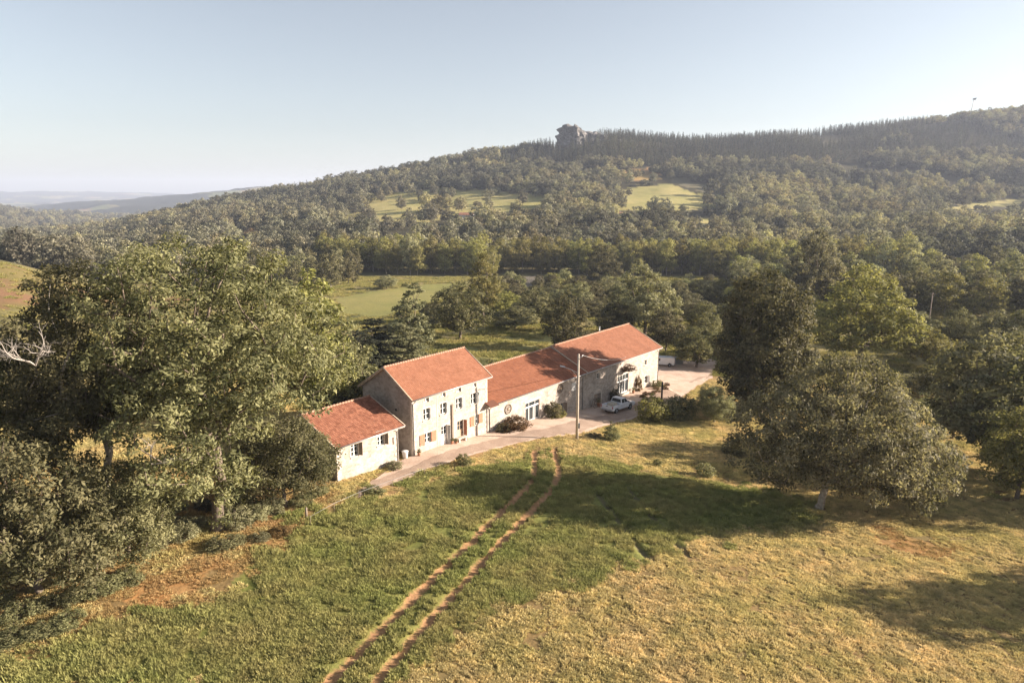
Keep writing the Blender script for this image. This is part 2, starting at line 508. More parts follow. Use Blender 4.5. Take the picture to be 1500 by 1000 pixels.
# ------------------------------------------------------------------ camera, light, sky
cam = bpy.data.cameras.new('camera'); camo = bpy.data.objects.new('camera', cam); COL.objects.link(camo)
camo.location = (0, 0, HC); camo.rotation_euler = (PI / 2 - PITCH, 0, 0)
cam.sensor_width = 36; cam.lens = 24.0; cam.clip_start = .5; cam.clip_end = 40000
S.camera = camo
SUN_EL = math.radians(18); SUN_AZ = math.radians(87)       # azimuth clockwise from +Y
w = bpy.data.worlds.new('World'); S.world = w; w.use_nodes = True
bg = w.node_tree.nodes['Background']
sky = w.node_tree.nodes.new('ShaderNodeTexSky'); sky.sky_type = 'NISHITA'; sky.sun_disc = False
sky.sun_elevation = SUN_EL; sky.sun_rotation = SUN_AZ
sky.altitude = 600; sky.air_density = 1.0; sky.dust_density = 1.7; sky.ozone_density = 1.0
hsv = w.node_tree.nodes.new('ShaderNodeHueSaturation'); hsv.inputs['Saturation'].default_value = .56
w.node_tree.links.new(sky.outputs[0], hsv.inputs['Color'])
w.node_tree.links.new(hsv.outputs[0], bg.inputs[0]); bg.inputs[1].default_value = SKY_STR
sl = bpy.data.lights.new('sun', 'SUN'); sl.energy = SUN_STR; sl.angle = math.radians(.5); sl.color = (1.0, .875, .745)
so = bpy.data.objects.new('sun', sl); COL.objects.link(so)
sd = Vector((math.sin(SUN_AZ) * math.cos(SUN_EL), math.cos(SUN_AZ) * math.cos(SUN_EL), math.sin(SUN_EL)))
so.rotation_euler = sd.to_track_quat('Z', 'Y').to_euler(); so.location = (60, 0, 80)
S.view_settings.view_transform = 'Standard'; S.view_settings.look = 'None'; S.view_settings.gamma = 1
S.view_settings.exposure = EXPO
S.cycles.max_bounces = 5; S.cycles.diffuse_bounces = 3; S.cycles.glossy_bounces = 2; S.cycles.transmission_bounces = 3
S.cycles.volume_bounces = 0; S.cycles.transparent_max_bounces = 8
S.cycles.use_denoising = True
S.cycles.sample_clamp_indirect = 6

# ------------------------------------------------------------------ land cover, in world metres
RUTS = [smooth_line(W([(470, 1010), (560, 920), (620, 860), (680, 802), (738, 747), (772, 712), (784, 690), (782, 662)])),
        smooth_line(W([(540, 1010), (600, 940), (650, 885), (710, 820), (772, 754), (808, 716), (818, 690), (812, 658)]))]
FAINT = [smooth_line(W([(862, 705), (905, 760), (935, 800), (955, 820)])), smooth_line(W([(905, 700), (955, 755), (990, 795), (1010, 812)]))]
G_POLY = W([(280, 1010), (325, 885), (395, 800), (455, 762), (530, 742), (610, 715), (690, 689), (755, 675), (830, 669), (890, 676), (960, 694), (1085, 712),
            (1180, 735), (1200, 765), (1010, 790), (945, 822), (800, 865), (700, 905), (610, 950), (560, 1015)])
G2_POLY = W([(0, 960), (90, 940), (200, 900), (320, 890), (280, 1010), (0, 1030)])
G3_POLY = W([(500, 735), (560, 708), (640, 690), (700, 672), (560, 722), (510, 748), (420, 770), (400, 760)])
BARE = [W([(165, 875), (230, 838), (300, 822), (345, 815), (420, 772), (445, 768), (450, 790), (390, 815), (330, 835), (270, 870), (215, 905)]),
        W([(20, 965), (90, 915), (120, 905), (150, 915), (60, 960)]),
        W([(1290, 775), (1370, 790), (1420, 805), (1390, 822), (1310, 812), (1270, 795)])]
ORANGE = [W([(905, 255), (925, 247), (962, 246), (975, 263), (930, 266)], ), W([(330, 331), (440, 326), (445, 333), (360, 342)]), W([(870, 423), (950, 412), (1035, 411), (1040, 420), (960, 426)]),
          W([(1180, 440), (1196, 430), (1204, 444), (1184, 452)])]
FIELD = [W([(535, 354), (640, 344), (665, 350), (560, 364)]), W([(470, 324), (500, 302), (560, 284), (640, 275), (720, 278), (810, 286), (800, 306), (690, 316), (610, 326), (480, 328)]), W([(1000, 322), (1080, 318), (1100, 325), (1010, 330)]), W([(892, 282), (925, 274), (985, 270), (1020, 284), (1066, 287), (1062, 300), (1000, 310), (905, 309)]), W([(490, 302), (560, 286), (640, 278), (700, 283), (640, 300), (560, 311), (500, 317)]),
         W([(600, 306), (700, 291), (780, 292), (770, 303), (680, 310), (610, 319)]), W([(1380, 304), (1460, 294), (1510, 290), (1510, 300), (1430, 306), (1390, 310)])]
FIELD2 = [W([(490, 437), (560, 424), (640, 415), (690, 414), (660, 436), (560, 464), (505, 460)]),
          W([(640, 520), (690, 490), (760, 470), (830, 478), (850, 500), (760, 530)])]
SOIL = [W([(728, 411), (790, 402), (850, 409), (845, 419), (745, 421)])]
TRACK = [W([(975, 250), (1000, 258), (1062, 280), (1048, 288), (985, 268)])]
LANE_E = [(452, 752), (505, 735), (540, 722), (590, 703), (640, 683), (700, 664), (760, 649), (805, 640), (850, 635), (890, 622), (930, 612), (962, 597), (990, 588), (1015, 570), (1050, 548)]
LANE_W = [W([p])[0] for p in LANE_E]
OPEN_PX = [  # clearings in the woods (used only to decide where trees stand)
    [(900, 246), (980, 242), (990, 258), (1072, 278), (1068, 302), (1000, 314), (900, 314), (884, 284), (915, 268)],
    [(470, 318), (560, 283), (640, 275), (720, 278), (810, 286), (800, 308), (690, 318), (610, 328), (480, 330)], [(1000, 322), (1080, 318), (1100, 325), (1010, 330)],
    [(325, 332), (440, 325), (448, 334), (360, 344)], [(1375, 305), (1460, 293), (1520, 289), (1520, 301), (1430, 307), (1390, 311)],
    [(540, 352), (640, 344), (660, 352), (560, 362)]]

def landcover(x, y):
    wx = x + (fbm(x / 3.0, y / 3.0, 21, 3) - .5) * 4.0; wy = y + (fbm(x / 3.0, y / 3.0, 22, 3) - .5) * 4.0
    r = np.hypot(x, y)
    n1 = fbm(x / 7.0, y / 7.0, 31, 4); n2 = fbm(x / 1.3, y / 1.3, 32, 3)
    c = np.empty(x.shape + (3,))
    dry = np.array([.22, .15, .068]); dry2 = np.array([.20, .145, .065]); grn = np.array([.15, .165, .045]); grn2 = np.array([.20, .19, .06])
    k = sstep(.35, .65, n1)[..., None]
    c[:] = dry * (1 - k) + dry2 * k
    def put(mask, a, b, kk):
        kk = kk[..., None][mask]
        c[mask] = np.array(a) * (1 - kk) + np.array(b) * kk
    kn = sstep(.35, .65, n2)
    put((r < 130) & (y > 86) , (.42, .31, .125), (.33, .28, .10), k[..., 0])
    for g in (G_POLY, G2_POLY, G3_POLY): put(inpoly(wx, wy, g), grn, grn2, k[..., 0] * .7 + kn * .3)
    for b in BARE: put(inpoly(wx, wy, b), (.36, .19, .075), (.31, .185, .08), kn)
    far = sstep(330, 520, r)
    forest = np.array([.060, .052, .028])
    mid = (r > 130)
    put(mid, (.27, .22, .095), (.13, .12, .05), sstep(.38, .62, fbm(x / 16.0, y / 16.0, 34, 5)))
    c[:] = c * (1 - far[..., None]) + forest * far[..., None]
    wx2 = x + (fbm(x / 25.0, y / 25.0, 41, 3) - .5) * 18; wy2 = y + (fbm(x / 25.0, y / 25.0, 42, 3) - .5) * 18
    n3 = fbm(x / 40.0, y / 40.0, 43, 4)
    k3 = sstep(.35, .65, n3)
    for g in FIELD: put(inpoly(wx2, wy2, g), (.40, .34, .14), (.32, .29, .11), k3)
    for g in ORANGE: put(inpoly(wx2, wy2, g), (.40, .23, .10), (.36, .25, .10), k3)
    for g in FIELD2: put(inpoly(wx, wy, g), (.26, .235, .085), (.22, .215, .07), k3)
    for g in SOIL: put(inpoly(wx, wy, g), (.17, .145, .12), (.145, .125, .10), kn)
    for g in TRACK: put(inpoly(wx, wy, g), (.16, .14, .085), (.12, .11, .065), k3)
    # near hillside on the left: heath
    put((x < -120) & (r > 170) & (r < 330), (.20, .115, .065), (.16, .13, .05), sstep(.3, .7, fbm(x / 12, y / 12, 47, 4)))
    # patchwork of fields and woods far off
    fx = x / 260 + fbm(x / 300, y / 300, 51, 2) * 1.6; fy = y / 420 + fbm(x / 300, y / 300, 52, 2) * 1.6
    q = _hash(np.floor(fx).astype(np.int64), np.floor(fy).astype(np.int64), 77)
    woods = fbm(x / 420, y / 420, 53, 4)
    fm = sstep(2300, 3000, r)
    fc = np.empty_like(c); fc[:] = np.array([.036, .038, .030])
    sel = (woods < .42)
    pal = np.array([[.25, .21, .11], [.15, .15, .07], [.32, .20, .12], [.18, .19, .09], [.28, .26, .19]])
    fc[sel] = pal[np.clip((q[sel] * 5).astype(int), 0, 4)]
    c[:] = c * (1 - fm[..., None]) + fc * fm[..., None]
    # ruts and worn verge
    for l in RUTS:
        d = dpoly(x, y, l) + (n2 - .5) * .5 + (fbm(x / .6, y / .6, 36, 2) - .5) * .3
        kk = (1 - sstep(.24, .48, d))[..., None]
        c[:] = c * (1 - kk) + np.array([.42, .235, .125]) * kk
    for l in FAINT:
        d = dpoly(x, y, l) + (n2 - .5) * .3
        kk = (1 - sstep(.12, .4, d))[..., None] * .8
        c[:] = c * (1 - kk) + np.array([.17, .14, .085]) * kk
    d = dpoly(x, y, LANE_W)
    kk = (1 - sstep(.3, 2.6, d + (n1 - .5) * 2.5))[..., None] * .85
    c[:] = c * (1 - kk) + np.array([.34, .215, .10]) * kk
    return c * (.9 + .2 * n2[..., None])

def ground_z(x, y):
    z = hfun(x, y)
    m = (np.hypot(x, y) < 120)
    if m.any():
        xm, ym = x[m], y[m]; dz = np.zeros_like(xm)
        for l in RUTS: dz = np.minimum(dz, -.13 * (1 - sstep(.28, .6, dpoly(xm, ym, l))))
        for l in FAINT: dz = np.minimum(dz, -.22 * (1 - sstep(.1, .55, dpoly(xm, ym, l))))
        z = z.copy(); z[m] += dz
    return z

def build_ground():
    th = np.radians(np.concatenate([np.arange(-180, -62, 4.0), np.arange(-62, 62, .24), np.arange(62, 180, 4.0)]))
    rr = [3.0, 6.0, 9.0, 12.0]
    while rr[-1] < 13400:
        rr.append(rr[-1] * (1.0068 if rr[-1] < 170 else 1.016) + .02)
    rr = np.array(rr)
    Rg, Tg = np.meshgrid(rr, th, indexing='ij')
    X = Rg * np.sin(Tg); Y = Rg * np.cos(Tg)
    Z = ground_z(X.ravel(), Y.ravel())
    V = np.stack([X.ravel(), Y.ravel(), Z], 1)
    n, m = Rg.shape
    V = np.vstack([V, [[0, 0, h1(0.01, 0.01)]]])
    C = landcover(V[:, 0], V[:, 1])
    i, j = np.meshgrid(np.arange(n - 1), np.arange(m), indexing='ij'); i = i.ravel(); j = j.ravel(); j2 = (j + 1) % m
    F = np.stack([i * m + j, i * m + j2, (i + 1) * m + j2, (i + 1) * m + j], 1)[:, ::-1]
    k = np.arange(m)
    T = np.stack([np.full(m, n * m), k, (k + 1) % m], 1)[:, ::-1]
    mt, t, out = nt('earth_and_grass')
    a = N(t, 'ShaderNodeAttribute', attribute_name='Col')
    g = t.nodes.new('ShaderNodeNewGeometry')
    n1 = noise(t, g.outputs['Position'], 2.2, 6, .65); n2 = noise(t, g.outputs['Position'], .06, 5, .6)
    col = mixc(t, 1.0, a.outputs['Color'], ramp(t, n1, [(.25, (.62, .62, .6)), (.75, (1.3, 1.28, 1.25))]), 'MULTIPLY')
    col = mixc(t, 1.0, col, ramp(t, n2, [(.3, (.86, .9, .86)), (.7, (1.12, 1.08, 1.08))]), 'MULTIPLY')
    finish(t, out, col, .95, .1, n1, .7, .12)
    me = np_mesh('ground', V, [F, T], [mt], smooth=True, col=C)
    return tag(link('ground', me), kind='structure')

ground = build_ground()
ZMIN = min(v for v in [float(np.min([ground.data.vertices[i].co.z for i in range(0, len(ground.data.vertices), 7)]))])

def strip(name, A, B, off, mat, n=14):
    """a sheet between two edge lines, laid on the ground"""
    A = np.array(A); B = np.array(B)
    V = []
    for k in range(n + 1):
        P = A * (1 - k / n) + B * (k / n)
        V.append(np.column_stack([P[:, 0], P[:, 1], hfun(P[:, 0], P[:, 1]) + off + .03 * math.sin(PI * k / n)]))
    m = len(A); V = np.vstack(V)
    i, j = np.meshgrid(np.arange(n), np.arange(m - 1), indexing='ij'); i = i.ravel(); j = j.ravel()
    F = np.stack([i * m + j, i * m + j + 1, (i + 1) * m + j + 1, (i + 1) * m + j], 1)
    me = np_mesh(name, V, F, [mat], smooth=True)
    o = link(name, me); tag(o, kind='structure')
    return o

def resample(pts, step):
    P = np.array(pts); d = np.concatenate([[0], np.cumsum(np.hypot(*np.diff(P, axis=0).T))])
    m = max(2, int(d[-1] / step)); s = np.linspace(0, d[-1], m)
    return np.column_stack([np.interp(s, d, P[:, 0]), np.interp(s, d, P[:, 1])]), s / d[-1]

def rag(P, amp, seed):
    P = np.array(P); n = np.column_stack([fbm(P[:, 0] / 1.1, P[:, 1] / 1.1, seed, 3), fbm(P[:, 0] / 1.1, P[:, 1] / 1.1, seed + 3, 3)]) - .5
    return P + n * amp

def gravel_mat(name, c1, c2, c3):
    m, t, out = nt(name)
    g = t.nodes.new('ShaderNodeNewGeometry').outputs['Position']
    col = ramp(t, noise(t, g, .45, 6, .65), [(.32, c1), (.5, c2), (.68, c3)])
    fine = noise(t, g, 6, 4, .7)
    col = mixc(t, 1.0, col, ramp(t, fine, [(.25, (.78, .78, .78)), (.75, (1.18, 1.18, 1.18))]), 'MULTIPLY')
    finish(t, out, col, .95, .1, fine, .6, .05)
    return m
M['forecourt'] = gravel_mat('pale_gravel', (.44, .31, .235), (.51, .38, .295), (.57, .445, .355))
M['lane'] = gravel_mat('worn_lane', (.31, .22, .165), (.365, .265, .20), (.43, .32, .245))

_outer, _f = resample(smooth_line(LANE_W[1:], 6), .4)
_inner = np.array([fw(-2.2 + (62.7) * f, .15) for f in _f])
# the forecourt lies between the walls and the meadow; the worn lane is laid over it
strip('forecourt', rag(_inner, .1, 61), rag(_outer, .8, 62), .02, M['forecourt'], 20)
la = _outer * .93 + _inner * .07
lb = _outer * .50 + _inner * .50
strip('lane', rag(lb, .9, 63), rag(la, .9, 64), .05, M['lane'], 12)
_tail, _ = resample(W([(470, 746), (500, 733), (512, 729)]), .4); _tail2, _ = resample(W([(500, 724), (530, 712), (548, 705)]), .4)
k = min(len(_tail), len(_tail2))
if 0: strip('path', rag(_tail[:k], .5, 65), rag(_tail2[:k], .5, 66), .03, M['forecourt'], 6)
_y1, _ = resample([fw(60.6, 0), fw(60.6, 6), fw(60.6, 13.8), fw(63, 22), fw(72, 24)], .5)
_y2, _ = resample(W([(1000, 583), (1020, 565), (1045, 545), (1052, 530), (1030, 522)]), .5)
k = 60
_y1 = np.column_stack([np.interp(np.linspace(0, 1, k), np.linspace(0, 1, len(_y1)), _y1[:, q]) for q in (0, 1)])
_y2 = np.column_stack([np.interp(np.linspace(0, 1, k), np.linspace(0, 1, len(_y2)), _y2[:, q]) for q in (0, 1)])
strip('gravel_yard', _y1, rag(_y2, 1.0, 67), .07, M['forecourt'], 30)

# ------------------------------------------------------------------ plants
def leaf_quads(C, Nrm, L, Wd, droop=.25):
    """diamond leaves: centres, preferred normals, lengths, widths -> verts, faces"""
    n = len(C)
    nn = Nrm + R.normal(0, .55, (n, 3)); nn /= np.linalg.norm(nn, axis=1)[:, None] + 1e-9
    t = R.normal(0, 1, (n, 3)); t[:, 2] -= droop
    t -= nn * (t * nn).sum(1)[:, None]; t /= np.linalg.norm(t, axis=1)[:, None] + 1e-9
    b = np.cross(nn, t)
    L = L[:, None]; Wd = Wd[:, None]
    V = np.empty((n, 4, 3))
    V[:, 0] = C - t * L * .5; V[:, 1] = C + b * Wd * .5 + t * L * .08 - nn * Wd * .12
    V[:, 2] = C + t * L * .5; V[:, 3] = C - b * Wd * .5 + t * L * .08 - nn * Wd * .12
    F = np.arange(4 * n).reshape(n, 4)
    return V.reshape(-1, 3), F

def sample_lobes(lobes, k, mind, shell=.62, seed=0, zmin=None):
    rg = np.random.default_rng(seed)
    vol = np.array([l[3] * l[4] * l[5] for l in lobes]) ** .75; vol /= vol.sum()
    out = []; tries = 0
    while len(out) < k and tries < k * 60:
        tries += 1
        l = lobes[rg.choice(len(lobes), p=vol)]
        d = rg.normal(0, 1, 3); d /= np.linalg.norm(d)
        rad = shell + (1 - shell) * rg.random() ** .6 if rg.random() < .82 else rg.random() * shell
        p = np.array(l[:3]) + d * np.array(l[3:6]) * rad
        if zmin is not None and p[2] < zmin: continue
        inner = False
        for q in lobes:
            if q is l: continue
            if (((p - np.array(q[:3])) / np.array(q[3:6])) ** 2).sum() < .3: inner = True; break
        if inner and rg.random() < .75: continue
        if out:
            dd = np.linalg.norm(np.array(out) - p, axis=1).min()
            if dd < mind * (.6 + .6 * rg.random()): continue
        out.append(p)
    return np.array(out)

def skeleton(base, fork, attr, r0, lean=(0, 0), seed=0):
    """trunk to the fork, then branches to every leaf clump -> list of (points, radii)"""
    rg = np.random.default_rng(seed)
    base = np.array(base, float); fork = np.array(fork, float)
    nodes = []; par = []; plen = []
    m = 7
    for i in range(m):
        f = i / (m - 1)
        p = base * (1 - f) + fork * f + np.array([lean[0], lean[1], 0]) * math.sin(f * PI) + rg.normal(0, .08, 3) * (0 < i < m - 1)
        nodes.append(p); par.append(i - 1); plen.append(f * np.linalg.norm(fork - base) * .3)
    order = np.argsort(np.linalg.norm(attr - fork, axis=1))
    tips = []
    for a in order:
        p = attr[a]
        A = np.array(nodes)
        d = np.linalg.norm(A - p, axis=1)
        cost = d + .35 * np.array(plen) + np.where(A[:, 2] > p[2] + .5, (A[:, 2] - p[2]) * .6, 0)
        cost[:max(2, m - 4)] += 100
        q = int(np.argmin(cost)); L = d[q]
        ns = max(1, int(L / 1.1)); last = q
        for s in range(1, ns + 1):
            f = s / ns
            pt = nodes[q] * (1 - f) + p * f + np.array([0, 0, .10 * L * math.sin(f * PI)])
            if s < ns: pt = pt + rg.normal(0, .055 * L / ns + .05, 3)
            nodes.append(pt); par.append(last); plen.append(plen[last] + L / ns); last = len(nodes) - 1
        tips.append(last)
    cnt = np.zeros(len(nodes))
    for t in tips:
        k = t
        while k >= 0: cnt[k] += 1; k = par[k]
    rad = r0 * (cnt / max(len(tips), 1)) ** .46
    rad = np.maximum(rad, .022)
    for i in range(m): rad[i] = max(rad[i], r0) * (1.25 if i == 0 else 1.0 - .25 * i / (m - 1))
    kids = {}
    for i, p in enumerate(par): kids.setdefault(p, []).append(i)
    chains = []
    stack = [(0, None)]
    while stack:
        st, pr = stack.pop()
        ch = [pr] if pr is not None else []
        k = st
        while True:
            ch.append(k); ks = kids.get(k, [])
            if not ks: break
            ks = sorted(ks, key=lambda q: -rad[q])
            for o in ks[1:]: stack.append((o, k))
            k = ks[0]
        rr = [rad[q] for q in ch]
        if pr is not None: rr[0] = min(rr[0], rr[1] * 1.15)
        chains.append(([nodes[q] for q in ch], rr))
    return chains

def tree_meshes(name, lobes, ncl, rcl, nleaf, leaf, aspect=.45, base=(0, 0, 0), fork=(0, 0, 4), r0=.35, seed=0, zmin=None, lean=(0, 0), mats=('bark', 'leaf'),
                droop=.3, minbranch=.03, flat=.72, shell=.62, cut=None, gap=1.0):
    attr = sample_lobes(lobes, ncl, rcl * 1.05 * gap, shell, seed, zmin)
    if cut: attr = np.array([p for p in attr if not cut(p)])
    ch = skeleton(base, fork, attr, r0, lean, seed)
    mb = MB()
    for pts, rad in ch:
        if max(rad[1:]) < minbranch: continue
        n = 8 if rad[0] > .15 else (5 if rad[0] > .06 else 3)
        mb.tube(pts, rad, n, cap=False)
    tm = bpy.data.meshes.new(name + '_trunk'); tm.from_pydata(mb.v, [], mb.f); tm.materials.append(M[mats[0]])
    tm.polygons.foreach_set('use_smooth', [True] * len(tm.polygons)); tm.update()
    rg = np.random.default_rng(seed + 100)
    k = len(attr)
    cc = np.array(lobes)[:, :3].mean(0)
    size = rcl * rg.uniform(.7, 1.25, k)
    cnt = np.maximum(3, (nleaf * (size / rcl) ** 2)).astype(int)
    idx = np.repeat(np.arange(k), cnt); n = len(idx)
    d = rg.normal(0, 1, (n, 3)); d /= np.linalg.norm(d, axis=1)[:, None]
    rad = rg.random(n) ** .45
    off = d * rad[:, None] * size[idx][:, None]; off[:, 2] *= flat
    off[:, 2] -= .12 * size[idx] * (off[:, 0] ** 2 + off[:, 1] ** 2) / size[idx] ** 2
    C = attr[idx] + off
    outw = attr[idx] - cc; outw /= np.linalg.norm(outw, axis=1)[:, None] + 1e-9
    Nn = d * .6 + outw * .4 + np.array([0, 0, .38])
    L = leaf * rg.uniform(.65, 1.35, n)
    V, F = leaf_quads(C, Nn, L, L * aspect, droop)
    ct = rg.normal(.5, .2, k)
    tint = np.clip(ct[idx] + rg.normal(0, .22, n), 0, 1)
    cm = np_mesh(name + '_crown', V, F, [M[mats[1]]], tint)
    return tm, cm

def conifer_mesh(name, H, Rb, tiers, per, seed, mat, quad=1.0, narrow=1.0, trunk=True, fill=14):
    rg = np.random.default_rng(seed)
    Cs = []; Ns = []; Ls = []
    for i in range(tiers):
        f = (i + .5) / tiers
        z = H * (.10 + .9 * f); rr = Rb * (1 - f) ** .8 * (1 + rg.normal(0, .12)) + .15
        for k in range(max(3, int(per * (1 - f * .7)))):
            th = rg.random() * 2 * PI
            rb = rr * rg.uniform(.6, 1.12)
            m = max(2, int(fill * rb / Rb))
            for s in range(m):
                g = (s + .6) / m
                Cs.append((math.cos(th) * rb * g + rg.normal(0, .12), math.sin(th) * rb * g + rg.normal(0, .12), z - .22 * rb * g + rg.normal(0, .14)))
                Ns.append((math.cos(th) * .4, math.sin(th) * .4, .9)); Ls.append(quad * rg.uniform(.6, 1.2) * (1.15 - .4 * g))
    C = np.array(Cs); V, F = leaf_quads(C, np.array(Ns), np.array(Ls), np.array(Ls) * .6, .35)
    tint = np.clip(.5 + rg.normal(0, .25, len(C)), 0, 1)
    cm = np_mesh(name + '_crown', V, F, [M[mat]], tint)
    mb = MB(); mb.tube([(0, 0, -.5), (0, 0, H * .5), (0, 0, H * .96)], [H * .018, H * .012, .03], 6, cap=False)
    tm = bpy.data.meshes.new(name + '_trunk'); tm.from_pydata(mb.v, [], mb.f); tm.materials.append(M['bark']); tm.update()
    return tm, cm

def joined(name, tm, cm):
    """trunk and crown in one mesh, for trees too far off to show parts"""
    nv = len(tm.vertices)
    a = np.empty(nv * 3, np.float32); tm.vertices.foreach_get('co', a)
    b = np.empty(len(cm.vertices) * 3, np.float32); cm.vertices.foreach_get('co', b)
    V = np.vstack([a.reshape(-1, 3), b.reshape(-1, 3)])
    FT = np.array([list(p.vertices) for p in tm.polygons if len(p.vertices) == 4])
    FC = np.arange(len(cm.vertices)).reshape(-1, 4) + nv
    tint = np.empty(len(cm.polygons), np.float32); cm.attributes['tint'].data.foreach_get('value', tint)
    return np_mesh(name, V, [FT, FC], [tm.materials[0], cm.materials[0]], np.concatenate([np.full(len(FT), .5), tint]),
                   np.concatenate([np.zeros(len(FT)), np.ones(len(FC))]).astype(int))

def plant(kind, meshes, x, y, label, cat='tree', group=None, s=1.0, rz=None, dz=-.15, mat=None, sz=None, parts=('trunk', 'crown')):
    o = empty(kind, (x, y, h1(x, y) + dz), random.uniform(0, 6.28) if rz is None else rz, label, cat, group)
    o.scale = (s, s, s * (sz or 1))
    link(parts[0], meshes[0], o); c = link(parts[1], meshes[1], o)
    if mat:
        c.material_slots[0].link = 'OBJECT'; c.material_slots[0].material = M[mat]
    return o

def scatter(name, P, rz, sc, ix, sources, kind='stuff', tilt=None):
    """one object that repeats its source meshes over many points"""
    me = bpy.data.meshes.new(name); me.vertices.add(len(P)); me.vertices.foreach_set('co', np.asarray(P, np.float32).ravel())
    rot = np.zeros((len(P), 3), np.float32); rot[:, 2] = rz
    if tilt is not None: rot[:, :2] = tilt
    a = me.attributes.new('rot', 'FLOAT_VECTOR', 'POINT'); a.data.foreach_set('vector', rot.ravel())
    s3 = np.asarray(sc, np.float32)
    a = me.attributes.new('siz', 'FLOAT', 'POINT'); a.data.foreach_set('value', s3)
    a = me.attributes.new('idx', 'INT', 'POINT'); a.data.foreach_set('value', np.asarray(ix, np.int32))
    o = link(name, me); tag(o, kind=kind)
    g = bpy.data.node_groups.new(name, 'GeometryNodeTree')
    g.interface.new_socket('Geometry', in_out='INPUT', socket_type='NodeSocketGeometry')
    g.interface.new_socket('Geometry', in_out='OUTPUT', socket_type='NodeSocketGeometry')
    gi = g.nodes.new('NodeGroupInput'); go = g.nodes.new('NodeGroupOutput'); jn = g.nodes.new('GeometryNodeJoinGeometry')
    def attr(nm, ty):
        n = g.nodes.new('GeometryNodeInputNamedAttribute'); n.data_type = ty; n.inputs['Name'].default_value = nm
        return [q for q in n.outputs if q.enabled and q.name == 'Attribute'][0]
    ra = attr('rot', 'FLOAT_VECTOR'); sa = attr('siz', 'FLOAT'); ia = attr('idx', 'INT')
    e2r = g.nodes.new('FunctionNodeEulerToRotation'); g.links.new(ra, e2r.inputs[0])
    for k, src in enumerate(sources):
        so_ = bpy.data.objects.new(name + '_shape', src)
        oi = g.nodes.new('GeometryNodeObjectInfo'); oi.inputs['Object'].default_value = so_; oi.inputs['As Instance'].default_value = True
        eq = g.nodes.new('FunctionNodeCompare'); eq.data_type = 'INT'; eq.operation = 'EQUAL'
        ins = [q for q in eq.inputs if q.enabled and q.type == 'INT']
        g.links.new(ia, ins[0]); ins[1].default_value = k
        ip = g.nodes.new('GeometryNodeInstanceOnPoints')
        g.links.new(gi.outputs[0], ip.inputs['Points']); g.links.new(eq.outputs[0], ip.inputs['Selection'])
        g.links.new(oi.outputs['Geometry'], ip.inputs['Instance']); g.links.new(e2r.outputs[0], ip.inputs['Rotation']); g.links.new(sa, ip.inputs['Scale'])
        g.links.new(ip.outputs[0], jn.inputs[0])
    g.links.new(jn.outputs[0], go.inputs[0])
    md = o.modifiers.new('scatter', 'NODES'); md.node_group = g
    return o

# ---- tree shapes
T_big = tree_meshes('great_ash', [(0, 0, 18, 8.6, 8.2, 8.4), (4.8, -2, 14.5, 6.2, 6, 5.6), (-5, 1, 13, 5.5, 6, 5.6), (2, 3, 20, 5, 5, 6), (8.0, 1, 17.2, 4.6, 4.6, 4.4), (1, -6.0, 11.0, 5, 4, 5.4), (3.6, -3.5, 7.4, 4.2, 4, 4.2), (-3.5, -4.5, 7.5, 4, 3.6, 3.8)], 520, 1.18, 122, .37, .42,
                    fork=(.5, 0, 8.5), r0=.5, seed=3, zmin=3.2, lean=(.3, 0), mats=('bark', 'leaf'), droop=.5, gap=1.12, cut=lambda p: (p[0] > 4.3 and p[2] < 12.6) or (p[0] < -1.5 and p[2] < 11.5))
T_mid = tree_meshes('ash', [(0, 0, 15, 5.4, 5.2, 6.4), (3.0, 1, 11, 4, 4, 4), (-3.6, -1, 11.5, 3.8, 4, 4.2), (0, 2, 19, 3.2, 3.2, 4)], 260, 1.08, 112, .35, .42,
                    fork=(.6, 0, 6.5), r0=.38, seed=8, zmin=9.3, lean=(-.5, .2), mats=('bark_pale', 'leaf'), droop=.5, gap=1.1)
T_low = tree_meshes('low_broadleaf', [(0, 0, 6.6, 5.2, 5, 4.6), (3.0, -1.5, 4.8, 3.4, 3.5, 3.4), (-3.2, 0, 5, 3.4, 3.4, 3.6), (.5, 2, 9, 2.8, 2.8, 3)], 220, 1.0, 112, .33, .42,
                    fork=(0, 0, 2.6), r0=.26, seed=15, zmin=.6, mats=('bark', 'leaf'), droop=.4)
T_walnut = tree_meshes('walnut', [(2.2, 0, 8.6, 8.8, 8.0, 5.8), (-4.9, -.5, 7.6, 5.4, 5.5, 4.6), (8.6, -1, 5.6, 4.8, 5, 4.4), (2.5, -4.5, 7.4, 6, 4, 4.4), (3, 2.5, 11.4, 5.2, 5, 4.4), (10.8, 0, 3.4, 3.0, 3, 2.6)], 440, 1.10, 125, .36, .45,
                       fork=(.6, 0, 4.2), r0=.42, seed=21, zmin=1.3, mats=('bark_pale', 'leaf_walnut'), droop=.45, lean=(.25, 0), gap=1.08)
T_round = [tree_meshes('round_tree', [(0, 0, 8.2, 5.2, 5.2, 5), (2.4, 1, 6, 3.6, 3.6, 3.6), (-2.6, .4, 6.4, 3.6, 3.6, 3.8), (.3, -2.4, 6, 3.4, 3.2, 3.4), (0, .6, 11.4, 2.8, 2.8, 2.8)], 150, 1.05, 62, .50, .5,
                       fork=(0, 0, 3), r0=.3, seed=s, zmin=1.0, mats=('bark', 'leaf'), shell=.6) for s in (31, 32, 33)]
T_tall = [tree_meshes('tall_tree', [(0, 0, 12, 3.6, 3.6, 7.5), (1.8, .5, 8.5, 2.8, 2.8, 4), (-1.6, -.6, 9, 2.8, 2.8, 4.2), (.2, 0, 18, 2.0, 2.0, 3.4)], 135, 1.0, 60, .50, .5,
                      fork=(0, 0, 4.5), r0=.28, seed=s, zmin=2, mats=('bark', 'leaf_yellow')) for s in (41, 42)]
